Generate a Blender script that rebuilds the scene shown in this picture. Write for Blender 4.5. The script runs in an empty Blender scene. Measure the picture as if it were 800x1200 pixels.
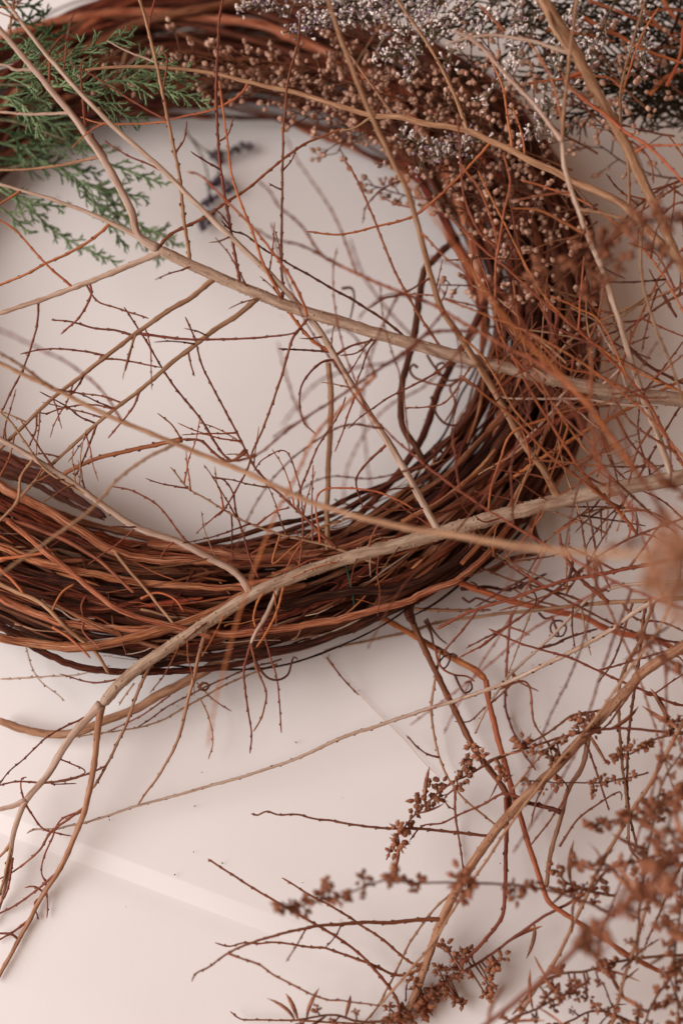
import bpy, math, random
from mathutils import Vector, Matrix, noise
R = random.Random(7)
scene = bpy.context.scene
COL = scene.collection

# ------------------------------------------------------------------ camera
TH = math.radians(20.0)
DIST, FPX = 0.85, 1200 * 50.0 / 36.0
CAM = Vector((0, -DIST * math.sin(TH), DIST * math.cos(TH)))
FWD = Vector((0, math.sin(TH), -math.cos(TH)))
UP = Vector((0, math.cos(TH), math.sin(TH)))
cd = bpy.data.cameras.new('camera'); cam = bpy.data.objects.new('camera', cd); COL.objects.link(cam)
cd.sensor_fit = 'VERTICAL'; cd.sensor_height = 36; cd.lens = 50
cd.clip_start = 0.01; cd.clip_end = 50
cam.location = CAM; cam.rotation_euler = (TH, 0, 0)
scene.camera = cam

def ray(x, y):
    return FWD + Vector((1, 0, 0)) * ((x - 400) / FPX) + UP * ((600 - y) / FPX)
def at(x, y, h=0.0):
    d = ray(x, y); return CAM + d * ((h - CAM.z) / d.z)
def depth(p): return (p - CAM).dot(FWD)
DF = depth(at(300, 690, 0.058))
cd.dof.use_dof = True; cd.dof.focus_distance = DF; cd.dof.aperture_fstop = 2.8

def off(x, y, o, zmin=0.002):
    """point on the sight line, o metres nearer than the plane in focus, never under the table"""
    p = CAM + ray(x, y) * (DF - o)
    return p if p.z >= zmin else at(x, y, zmin)

# ------------------------------------------------------------------ world and lamps
w = bpy.data.worlds.new('World'); scene.world = w; w.use_nodes = True
bg = w.node_tree.nodes['Background']
bg.inputs[0].default_value = (1.0, 0.63, 0.45, 1); bg.inputs[1].default_value = 0.345
def area(name, loc, target, size, power, col):
    l = bpy.data.lights.new(name, 'AREA'); l.shape = 'RECTANGLE'; l.size = size[0]; l.size_y = size[1]
    l.energy = power; l.color = col
    o = bpy.data.objects.new(name, l); COL.objects.link(o); o.location = loc
    o.rotation_euler = (Vector(target) - Vector(loc)).to_track_quat('-Z', 'Y').to_euler(); return o
area('window_light', (-1.85, -0.34, 1.34), (0.10, 0.20, 0), (2.3, 2.0), 84, (0.985, 0.985, 0.99))
scene.view_settings.view_transform = 'Standard'; scene.view_settings.look = 'None'
scene.view_settings.gamma = 1; scene.view_settings.exposure = 0.0
scene.render.engine = 'CYCLES'

# ------------------------------------------------------------------ materials
def nodes(name):
    m = bpy.data.materials.new(name); m.use_nodes = True
    nt = m.node_tree; b = nt.nodes['Principled BSDF']; return m, nt, b
def N(nt, t, **kw):
    n = nt.nodes.new(t)
    for k, v in kw.items(): setattr(n, k, v)
    return n
def ramp(nt, stops):
    r = N(nt, 'ShaderNodeValToRGB'); e = r.color_ramp.elements
    while len(e) < len(stops): e.new(0.5)
    for i, (p, c) in enumerate(stops): e[i].position = p; e[i].color = (*c, 1)
    return r
def tubecoord(nt, kl, kc):
    """seamless coordinates along and around a stem (uv.x = metres, uv.y = turn)"""
    uv = N(nt, 'ShaderNodeUVMap'); s = N(nt, 'ShaderNodeSeparateXYZ'); nt.links.new(uv.outputs[0], s.inputs[0])
    a = N(nt, 'ShaderNodeMath', operation='MULTIPLY'); a.inputs[1].default_value = 2 * math.pi; nt.links.new(s.outputs[1], a.inputs[0])
    c = N(nt, 'ShaderNodeMath', operation='COSINE'); nt.links.new(a.outputs[0], c.inputs[0])
    d = N(nt, 'ShaderNodeMath', operation='SINE'); nt.links.new(a.outputs[0], d.inputs[0])
    cb = N(nt, 'ShaderNodeCombineXYZ')
    for i, (o, k) in enumerate(((s.outputs[0], kl), (c.outputs[0], kc), (d.outputs[0], kc))):
        q = N(nt, 'ShaderNodeMath', operation='MULTIPLY'); q.inputs[1].default_value = k; nt.links.new(o, q.inputs[0]); nt.links.new(q.outputs[0], cb.inputs[i])
    oi = N(nt, 'ShaderNodeObjectInfo'); ad = N(nt, 'ShaderNodeVectorMath', operation='ADD')
    sc = N(nt, 'ShaderNodeMath', operation='MULTIPLY'); sc.inputs[1].default_value = 60; nt.links.new(oi.outputs['Random'], sc.inputs[0])
    nt.links.new(cb.outputs[0], ad.inputs[0]); nt.links.new(sc.outputs[0], ad.inputs[1]); return ad.outputs[0], oi
def bark(name, stops, kl=60, kc=1.6, bump=0.5, dist=0.0006, rough=0.75, vary=(0.75, 1.2), hue=0.012, spots=None, detail=5):
    m, nt, b = nodes(name); L = nt.links
    v, oi = tubecoord(nt, kl, kc)
    n = N(nt, 'ShaderNodeTexNoise'); n.inputs['Scale'].default_value = 1; n.inputs['Detail'].default_value = detail; n.inputs['Roughness'].default_value = 0.65
    L.new(v, n.inputs['Vector'])
    r = ramp(nt, stops); L.new(n.outputs[0], r.inputs[0])
    hs = N(nt, 'ShaderNodeHueSaturation')
    mv = N(nt, 'ShaderNodeMapRange'); mv.inputs[3].default_value = vary[0]; mv.inputs[4].default_value = vary[1]; L.new(oi.outputs['Random'], mv.inputs[0])
    # hue varies on its own random stream
    wn = N(nt, 'ShaderNodeTexWhiteNoise', noise_dimensions='1D'); L.new(oi.outputs['Random'], wn.inputs['W'])
    mh = N(nt, 'ShaderNodeMapRange'); mh.inputs[3].default_value = 0.5 - hue; mh.inputs[4].default_value = 0.5 + hue; L.new(wn.outputs[0], mh.inputs[0])
    L.new(mv.outputs[0], hs.inputs['Value']); L.new(mh.outputs[0], hs.inputs['Hue']); L.new(r.outputs[0], hs.inputs['Color'])
    col = hs.outputs[0]
    if spots:
        tc = N(nt, 'ShaderNodeTexCoord'); vo = N(nt, 'ShaderNodeTexVoronoi'); vo.inputs['Scale'].default_value = spots[0]; L.new(tc.outputs['Object'], vo.inputs[0])
        sr = ramp(nt, [(0.0, (1, 1, 1)), (0.16, (1, 1, 1)), (0.22, (0, 0, 0))]); L.new(vo.outputs[0], sr.inputs[0])
        mx = N(nt, 'ShaderNodeMix', data_type='RGBA'); L.new(sr.outputs[0], mx.inputs[0]); L.new(col, mx.inputs[6]); mx.inputs[7].default_value = (*spots[1], 1); col = mx.outputs[2]
    L.new(col, b.inputs['Base Color'])
    b.inputs['Roughness'].default_value = rough; b.inputs['Specular IOR Level'].default_value = 0.22
    bp = N(nt, 'ShaderNodeBump'); bp.inputs['Strength'].default_value = bump; bp.inputs['Distance'].default_value = dist
    L.new(n.outputs[0], bp.inputs['Height']); L.new(bp.outputs[0], b.inputs['Normal'])
    return m
def plain(name, c1, c2, scale=300, rough=0.7, vary=(0.8, 1.2), sss=0.0, trans=0.0):
    m, nt, b = nodes(name); L = nt.links
    tc = N(nt, 'ShaderNodeTexCoord'); n = N(nt, 'ShaderNodeTexNoise'); n.inputs['Scale'].default_value = scale; n.inputs['Detail'].default_value = 3
    L.new(tc.outputs['Object'], n.inputs['Vector'])
    r = ramp(nt, [(0.32, c1), (0.68, c2)]); L.new(n.outputs[0], r.inputs[0])
    oi = N(nt, 'ShaderNodeObjectInfo'); mv = N(nt, 'ShaderNodeMapRange'); mv.inputs[3].default_value = vary[0]; mv.inputs[4].default_value = vary[1]; L.new(oi.outputs['Random'], mv.inputs[0])
    hs = N(nt, 'ShaderNodeHueSaturation'); L.new(mv.outputs[0], hs.inputs['Value']); L.new(r.outputs[0], hs.inputs['Color']); L.new(hs.outputs[0], b.inputs['Base Color'])
    bp = N(nt, 'ShaderNodeBump'); bp.inputs['Strength'].default_value = 0.4; bp.inputs['Distance'].default_value = 0.0004; L.new(n.outputs[0], bp.inputs['Height']); L.new(bp.outputs[0], b.inputs['Normal'])
    b.inputs['Roughness'].default_value = rough; b.inputs['Specular IOR Level'].default_value = 0.12
    return m
M = {}
M['grey'] = bark('grey_bark', [(0.3, (0.18, 0.096, 0.058)), (0.5, (0.35, 0.225, 0.155)), (0.72, (0.52, 0.38, 0.29))], kl=70, kc=1.6, bump=0.8, dist=0.001, hue=0.004, vary=(0.95, 1.05), detail=8)
M['pale'] = bark('pale_bark', [(0.3, (0.25, 0.135, 0.086)), (0.5, (0.46, 0.305, 0.225)), (0.72, (0.63, 0.48, 0.40))], kl=70, kc=1.5, bump=0.7, hue=0.005, vary=(0.85, 1.08), detail=7)
M['tan'] = bark('tan_bark', [(0.3, (0.155, 0.062, 0.030)), (0.5, (0.32, 0.160, 0.086)), (0.72, (0.48, 0.29, 0.18))], kl=70, kc=1.4, bump=0.5, hue=0.006, vary=(0.8, 1.12), detail=7)
M['twig'] = bark('red_twig_bark', [(0.3, (0.095, 0.023, 0.011)), (0.55, (0.21, 0.058, 0.027)), (0.75, (0.34, 0.12, 0.060))], kl=70, kc=1.2, bump=0.3, rough=0.6, vary=(0.7, 1.25), hue=0.008)
M['orange'] = bark('orange_twig_bark', [(0.3, (0.22, 0.056, 0.019)), (0.55, (0.39, 0.115, 0.041)), (0.75, (0.53, 0.21, 0.088))], kl=70, kc=1.2, bump=0.3, rough=0.55, vary=(0.7, 1.25), hue=0.008)
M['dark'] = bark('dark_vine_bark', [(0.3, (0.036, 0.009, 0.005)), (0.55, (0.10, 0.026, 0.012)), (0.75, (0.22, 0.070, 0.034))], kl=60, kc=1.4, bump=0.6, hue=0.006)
M['vine'] = bark('wreath_vine_bark', [(0.38, (0.010, 0.003, 0.0015)), (0.46, (0.115, 0.020, 0.008)), (0.54, (0.30, 0.060, 0.023)), (0.62, (0.50, 0.15, 0.066)), (0.72, (0.64, 0.33, 0.22))], kl=60, kc=3.4, bump=1.0, dist=0.003, vary=(0.2, 1.2), hue=0.007, detail=12, rough=.9)
M['vine_light'] = bark('lit_vine_bark', [(0.36, (0.070, 0.014, 0.006)), (0.45, (0.34, 0.092, 0.036)), (0.54, (0.55, 0.20, 0.090)), (0.66, (0.74, 0.44, 0.29)), (0.76, (0.66, 0.47, 0.39))], kl=50, kc=3.4, bump=1.0, dist=0.0026, vary=(0.55, 1.12), hue=0.006, detail=12, rough=.9)  # paler copy of the vine bark, colours the vines that catch light
M['node'] = plain('dark_leaf_bud', (0.055, 0.018, 0.010), (0.17, 0.058, 0.030), 400, 0.6)
M['straw'] = bark('straw', [(0.3, (0.42, 0.26, 0.17)), (0.7, (0.58, 0.42, 0.31))], bump=0.2)
M['wire'] = plain('green_wire', (0.012, 0.035, 0.022), (0.02, 0.055, 0.035), rough=0.35)
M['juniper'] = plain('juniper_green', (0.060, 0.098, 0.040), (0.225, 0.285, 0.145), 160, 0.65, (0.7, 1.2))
M['juniper_shade'] = plain('shaded_juniper_green', (0.020, 0.042, 0.014), (0.070, 0.105, 0.042), 160, 0.7, (0.7, 1.2))  # darker copy of the juniper green, paints shade onto the back sprays
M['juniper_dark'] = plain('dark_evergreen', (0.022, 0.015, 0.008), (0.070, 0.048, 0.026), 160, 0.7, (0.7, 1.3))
M['bud'] = plain('dry_bud', (0.26, 0.115, 0.070), (0.66, 0.41, 0.30), 220, 0.5, (0.75, 1.25))
M['bud_stalk'] = plain('dry_stalk', (0.10, 0.040, 0.022), (0.20, 0.09, 0.05), 220, 0.7)
M['white_floret'] = plain('white_floret', (0.56, 0.44, 0.40), (0.84, 0.73, 0.68), 300, 1.0)
M['purple_floret'] = plain('purple_floret', (0.16, 0.095, 0.13), (0.36, 0.25, 0.30), 300, 0.7)
M['flower_stem'] = plain('flower_stem', (0.060, 0.050, 0.026), (0.15, 0.125, 0.070), 200, 0.7)
M['bract'] = plain('papery_bract', (0.12, 0.092, 0.058), (0.28, 0.22, 0.16), 200, 0.8)
M['herb'] = plain('dry_herb', (0.15, 0.047, 0.024), (0.41, 0.165, 0.088), 260, 0.8, (0.7, 1.25))
M['herb_stem'] = bark('herb_stem', [(0.3, (0.085, 0.024, 0.012)), (0.6, (0.18, 0.060, 0.028)), (0.8, (0.30, 0.125, 0.066))], bump=0.3)
M['herb_pale'] = plain('pale_dry_herb', (0.28, 0.11, 0.055), (0.52, 0.26, 0.15), 260, 0.8, (0.8, 1.2))
M['lavender'] = plain('lavender_bud', (0.065, 0.042, 0.060), (0.17, 0.115, 0.14), 300, 0.8)

# ------------------------------------------------------------------ mesh helpers
class MB:
    def __init__(s): s.v = []; s.f = []; s.uv = []
    def tube(s, P, Rr, n=6, flute=0.0, seed=0, cap=True):
        if len(P) < 2: return
        b0 = len(s.v); L = 0.0; rr = random.Random(seed)
        fl = [1 + flute * rr.uniform(-1, 1) for _ in range(n)]
        t = (P[1] - P[0]).normalized()
        a = Vector((0, 0, 1)) if abs(t.z) < 0.9 else Vector((1, 0, 0))
        nrm = (a - t * a.dot(t)).normalized()
        us = []
        for i, p in enumerate(P):
            t = (P[min(i + 1, len(P) - 1)] - P[max(i - 1, 0)])
            if t.length < 1e-9: t = Vector((1, 0, 0))
            t.normalize()
            nrm = nrm - t * nrm.dot(t)
            nrm = nrm.normalized() if nrm.length > 1e-6 else t.orthogonal().normalized()
            bn = t.cross(nrm)
            if i: L += (p - P[i - 1]).length
            us.append(L)
            for k in range(n):
                an = 2 * math.pi * k / n
                s.v.append(p + (nrm * math.cos(an) + bn * math.sin(an)) * Rr[i] * fl[k])
        for i in range(len(P) - 1):
            for k in range(n):
                k2 = (k + 1) % n
                s.f.append((b0 + i * n + k, b0 + i * n + k2, b0 + (i + 1) * n + k2, b0 + (i + 1) * n + k))
                s.uv += [(us[i], k / n), (us[i], (k + 1) / n), (us[i + 1], (k + 1) / n), (us[i + 1], k / n)]
        if cap:
            for base, rev, u in ((b0, True, 0), (b0 + (len(P) - 1) * n, False, us[-1])):
                idx = list(range(base, base + n))
                if rev: idx.reverse()
                s.f.append(tuple(idx)); s.uv += [(u, k / n) for k in range(n)]
    def blob(s, c, ax, r, ln, n=5, rings=(0.0, 0.75, 1.0, 0.62, 0.0), rnd=None):
        """spindle: rings of radius along the axis"""
        ax = ax.normalized(); q = ax.orthogonal().normalized(); b = ax.cross(q); b0 = len(s.v); m = len(rings)
        ids = []
        for i, k in enumerate(rings):
            p = c + ax * (ln * i / (m - 1))
            if k == 0: ids.append([len(s.v)]); s.v.append(p)
            else:
                row = []
                for j in range(n):
                    an = 2 * math.pi * j / n + (0.3 * i)
                    kk = k * (1 if rnd is None else rnd.uniform(0.8, 1.2))
                    row.append(len(s.v)); s.v.append(p + (q * math.cos(an) + b * math.sin(an)) * r * kk)
                ids.append(row)
        for i in range(m - 1):
            A, B = ids[i], ids[i + 1]
            for j in range(n):
                j2 = (j + 1) % n
                if len(A) == 1 and len(B) > 1: f = (A[0], B[j2], B[j])
                elif len(B) == 1 and len(A) > 1: f = (A[j], A[j2], B[0])
                elif len(A) > 1: f = (A[j], A[j2], B[j2], B[j])
                else: continue
                s.f.append(f); s.uv += [(0.01 * i, j / n)] * len(f)
    def leaf(s, p, d, side, ln, wd, curl=0.4, seg=4):
        d = d.normalized(); side = side.normalized(); up = d.cross(side).normalized(); b0 = len(s.v)
        th = wd * 0.10
        for i in range(seg + 1):
            t = i / seg; wv = wd * (0.25 + 1.6 * t * (1 - t) * 1.3) * (1 if t < 0.98 else 0.3) / 2
            c = p + d * ln * t + up * curl * ln * t * t
            fold = up * wv * 0.45
            s.v += [c - side * wv + fold, c, c + side * wv + fold, c - up * th]
        for i in range(seg):
            a = b0 + 4 * i; e = a + 4
            for q in ((a, a + 1, e + 1, e), (a + 1, a + 2, e + 2, e + 1), (a + 3, a, e, e + 3), (a + 2, a + 3, e + 3, e + 2)):
                s.f.append(q); s.uv += [(0, 0)] * 4
    def build(s, name, mat, parent=None, smooth=True):
        me = bpy.data.meshes.new(name); me.from_pydata([tuple(v) for v in s.v], [], s.f)
        ul = me.uv_layers.new(name='UVMap')
        ul.data.foreach_set('uv', [c for p in s.uv for c in p])
        if smooth: me.polygons.foreach_set('use_smooth', [True] * len(me.polygons))
        me.materials.append(M[mat]); me.update()
        o = bpy.data.objects.new(name, me); COL.objects.link(o); o.parent = parent
        return o
def thing(name, label, cat, base=(0, 0, 0), group=None):
    o = bpy.data.objects.new(name, None); COL.objects.link(o); o.empty_display_size = 0.02
    o['label'] = label; o['category'] = cat
    if group: o['group'] = group
    return o
def catmull(pts, step=4.0):
    """dense (x, y, o) samples about every `step` pixels"""
    if len(pts) == 2: pts = [pts[0], tuple((a + b) / 2 for a, b in zip(*pts)), pts[1]]
    P = [tuple(2 * a - b for a, b in zip(pts[0], pts[1]))] + list(pts) + [tuple(2 * a - b for a, b in zip(pts[-1], pts[-2]))]
    out = []
    for i in range(1, len(P) - 2):
        p0, p1, p2, p3 = P[i - 1:i + 3]
        n = max(2, int(math.hypot(p2[0] - p1[0], p2[1] - p1[1]) / step))
        for k in range(n):
            t = k / n; t2 = t * t; t3 = t2 * t
            out.append(tuple(0.5 * (2 * b + (c - a) * t + (2 * a - 5 * b + 4 * c - d) * t2 + (3 * b - a - 3 * c + d) * t3) for a, b, c, d in zip(p0, p1, p2, p3)))
    out.append(tuple(pts[-1])); return out
def spread(pts, o):
    """give each traced point its offset: o is one value or a list spread along the length"""
    ls = [0]
    for a, b in zip(pts, pts[1:]): ls.append(ls[-1] + math.hypot(b[0] - a[0], b[1] - a[1]))
    if not isinstance(o, (list, tuple)): o = [o, o]
    res = []
    for (p, l) in zip(pts, ls):
        t = l / ls[-1] * (len(o) - 1); i = min(int(t), len(o) - 2); res.append((p[0], p[1], o[i] + (o[i + 1] - o[i]) * (t - i)))
    return res
SEED = [0]
def stem(th, pts, w, o=0.0, mat='twig', name='twig', par=None, h=None, buds=True, sides=None, wob=0.5, parent=None, blunt=False, snap=True, endoff=None):
    """one tapering stem through photo points. w = (width at start, width at end) in photo pixels.
    par: the path this one grows from (its first point takes that path's depth). Returns the path."""
    SEED[0] += 1; rr = random.Random(SEED[0] * 13 + 5)
    pts = [tuple(p[:2]) for p in pts]
    if par:
        q = min(par['px'], key=lambda a: (a[0] - pts[0][0]) ** 2 + (a[1] - pts[0][1]) ** 2)
        if snap and math.hypot(q[0] - pts[0][0], q[1] - pts[0][1]) < 14: pts[0] = (q[0], q[1])
        elif snap: pts = [(q[0], q[1])] + pts if math.hypot(q[0] - pts[0][0], q[1] - pts[0][1]) < 40 else pts
        e = q[2] + (o if not isinstance(o, (list, tuple)) else o[-1])
        o = [q[2], e]
    if h is not None:
        hh = spread(pts, h); tri = []
        for x, y, z in hh:
            tri.append((x, y, DF - depth(at(x, y, z))))
    else: tri = spread(pts, o)
    D = catmull(tri, 3.5 if w[0] < 6 else 5)
    n = sides or (6 if w[0] < 5 else 8 if w[0] < 9 else 12)
    # growth nodes: small kinks, swellings and buds
    P = []; Rr = []; tot = len(D); k = 0; px = []
    ph = rr.uniform(0, 9); lens = 0.0
    node_gap = rr.uniform(10, 15); nextn = rr.uniform(4, 10); kx = ky = 0; side = 1; nodes_ = []
    for i, (x, y, oo) in enumerate(D):
        if i: lens += math.hypot(x - D[i - 1][0], y - D[i - 1][1])
        t = i / (tot - 1)
        wd = w[0] + (w[1] - w[0]) * t
        jx = noise.noise(Vector((lens * 0.035 + ph * 7, ph, 1.3))) * wob * 1.7 + noise.noise(Vector((lens * 0.11 + ph * 3, ph, 4))) * wob * 0.8
        jy = noise.noise(Vector((lens * 0.035 + ph * 5, ph, 7.7))) * wob * 1.7 + noise.noise(Vector((lens * 0.11 + ph * 3, ph, 9))) * wob * 0.8
        f = min(1, i / 4) if par else 1
        p0 = off(x, y, oo, 0.001)
        rad = max(0.00022, wd / 2 / FPX * depth(p0))
        p = off(x + jx * f, y + jy * f, oo, rad * 1.02)
        sw = 1.0 + 0.10 * noise.noise(Vector((lens * 0.08, ph, 2)))
        if buds and lens >= nextn and 2 < i < tot - 1:
            sw *= (1.30 if w[0] < 5 else 1.16 if w[0] < 9 else 1.05); nodes_.append((i, side)); side = -side; nextn = lens + node_gap * rr.uniform(0.75, 1.3) * (1 if w[0] < 6 else 1.8)
        if par and i < 3: sw *= 1.35 - 0.12 * i
        P.append(p); Rr.append(rad * sw); px.append((x, y, DF - depth(p)))
    if not blunt: Rr[-1] *= 0.55
    mb = MB(); mb.tube(P, Rr, n, flute=0.06, seed=SEED[0]); nf = len(mb.f)
    if w[0] >= 12 and mat in ('grey', 'tan') and buds:
        for q in range(int(lens * 0.55)):
            i = rr.randrange(1, tot - 1); t = (P[i + 1] - P[i]).normalized(); s = t.orthogonal().normalized(); a = rr.uniform(0, 6.28); s = s * math.cos(a) + t.cross(s) * math.sin(a)
            r = rr.uniform(.00035, .0007); mb.blob(P[i] + t * rr.uniform(-.001, .001) + s * (Rr[i] - r * .3), s, r, r * 1.1, 5, (1, .8, 0))
        nodes_ = [q for q in nodes_ if rr.random() < .25]
    if buds:
        for i, sd in nodes_:
            t = (P[i + 1] - P[i]).normalized(); v = (P[i] - CAM).normalized(); s = t.cross(v).normalized() * sd
            a = rr.uniform(-0.9, 0.9); s = (s * math.cos(a) + v * -math.sin(a)).normalized()
            r = max(0.00048, min(.0011, Rr[i] * (0.62 if w[0] < 6 else 0.35))); d = (t * 1.0 + s * 0.5).normalized()
            mb.blob(P[i] + s * Rr[i] * 0.45, d, r, r * rr.uniform(2.2, 3.2), 5)
    ob = mb.build(name, mat, parent or th)
    if len(mb.f) > nf and w[0] < 12:
        ob.data.materials.append(M['node'])
        ob.data.polygons.foreach_set('material_index', [0] * nf + [1] * (len(mb.f) - nf))
    return {'px': px, 'P': P, 'R': Rr, 'ob': ob}

# ------------------------------------------------------------------ the surface the wreath lies on
def make_surface():
    A, B = at(0, 953), at(330, 1076); u = (B - A).normalized(); v = Vector((u.y, -u.x, 0))
    if v.y > 0: v = -v
    us = [-3.0, -1.5, -0.8, -0.4] + [i * 0.02 - 0.3 for i in range(0, 45)] + [0.7, 0.9, 1.5, 3.0]
    vs = [-3.0, -1.5, -0.8, -0.6, -0.4, -0.2, -0.1, -0.05, -0.03, -0.02, -0.012, -0.008, -0.005, -0.003, -0.001, 0, .0008, .003, .005, .007, .0085, .0095, .0100, .0113, .0125, .0135, .015, .017, .02, .025, .03, .04, .055, .07, .09, .12, .2, .4, .8, 1.6, 3]
    def sm(a, b, x): t = max(0, min(1, (x - a) / (b - a))); return t * t * (3 - 2 * t)
    V = []; F = []
    for uu in us:
        k = 1 - sm(0.09, 0.25, uu); wd = 0.0095; bend = 0.004 * math.sin(uu * 9) * 0.3
        for vv in vs:
            z = -0.0024 * k * max(0, min(1, vv / wd)) + 0.0024 * k * (0.25 * sm(wd, wd + .012, vv) + .75 * sm(wd, 0.13, vv))
            z += 0.0012 * noise.noise(Vector((uu * 5, vv * 5, 0.3))) * (1 if abs(uu) < 0.7 and abs(vv) < 0.8 else 0)
            V.append(A + u * uu + v * vv + Vector((0, 0, z - 0.0012)))
    n = len(vs)
    for i in range(len(us) - 1):
        for j in range(n - 1):
            F.append((i * n + j, i * n + j + 1, (i + 1) * n + j + 1, (i + 1) * n + j))
    me = bpy.data.meshes.new('table_surface'); me.from_pydata([tuple(p) for p in V], [], F)
    if me.polygons[0].normal.z < 0: me.flip_normals()
    me.polygons.foreach_set('use_smooth', [not (vs[j] >= -1e-6 and vs[j + 1] <= .00951) for i in range(len(us) - 1) for j in range(n - 1)])
    m, nt, b = nodes('creased_white_cloth'); L = nt.links
    tc = N(nt, 'ShaderNodeTexCoord')
    n1 = N(nt, 'ShaderNodeTexNoise'); n1.inputs['Scale'].default_value = 7; n1.inputs['Detail'].default_value = 4; L.new(tc.outputs['Object'], n1.inputs['Vector'])
    n2 = N(nt, 'ShaderNodeTexNoise'); n2.inputs['Scale'].default_value = 900; n2.inputs['Detail'].default_value = 2; L.new(tc.outputs['Object'], n2.inputs['Vector'])
    r = ramp(nt, [(0.35, (0.74, 0.69, 0.67)), (0.65, (0.775, 0.73, 0.71))]); L.new(n1.outputs[0], r.inputs[0])
    sp = N(nt, 'ShaderNodeTexVoronoi'); sp.inputs['Scale'].default_value = 28; L.new(tc.outputs['Object'], sp.inputs['Vector'])
    sr = ramp(nt, [(0.0, (1, 1, 1)), (0.022, (1, 1, 1)), (0.04, (0, 0, 0))]); L.new(sp.outputs[0], sr.inputs[0])
    mk = N(nt, 'ShaderNodeMath', operation='MULTIPLY'); mk.inputs[1].default_value = 0.35; L.new(sr.outputs[0], mk.inputs[0])
    mx = N(nt, 'ShaderNodeMix', data_type='RGBA'); L.new(mk.outputs[0], mx.inputs[0]); L.new(r.outputs[0], mx.inputs[6]); mx.inputs[7].default_value = (0.45, 0.30, 0.2, 1)
    L.new(mx.outputs[2], b.inputs['Base Color'])
    w1 = N(nt, 'ShaderNodeTexWave'); w1.inputs['Scale'].default_value = 260; w1.inputs['Distortion'].default_value = 1.5; L.new(tc.outputs['Object'], w1.inputs['Vector'])
    w2 = N(nt, 'ShaderNodeTexWave', bands_direction='Y'); w2.inputs['Scale'].default_value = 260; w2.inputs['Distortion'].default_value = 1.5; L.new(tc.outputs['Object'], w2.inputs['Vector'])
    a = N(nt, 'ShaderNodeMath', operation='ADD'); L.new(w1.outputs[1], a.inputs[0]); L.new(w2.outputs[1], a.inputs[1])
    a2 = N(nt, 'ShaderNodeMath', operation='ADD'); L.new(a.outputs[0], a2.inputs[0]); L.new(n2.outputs[0], a2.inputs[1])
    bp = N(nt, 'ShaderNodeBump'); bp.inputs['Strength'].default_value = 0.04; bp.inputs['Distance'].default_value = 0.0004; L.new(a2.outputs[0], bp.inputs['Height']); L.new(bp.outputs[0], b.inputs['Normal'])
    b.inputs['Roughness'].default_value = 0.85; b.inputs['Specular IOR Level'].default_value = 0.2
    M['cloth'] = m; me.materials.append(m)
    o = bpy.data.objects.new('table_surface', me); COL.objects.link(o)
    o['kind'] = 'structure'; o['label'] = 'pale pinkish white cloth covered table with a folded crease'
make_surface()

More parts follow.
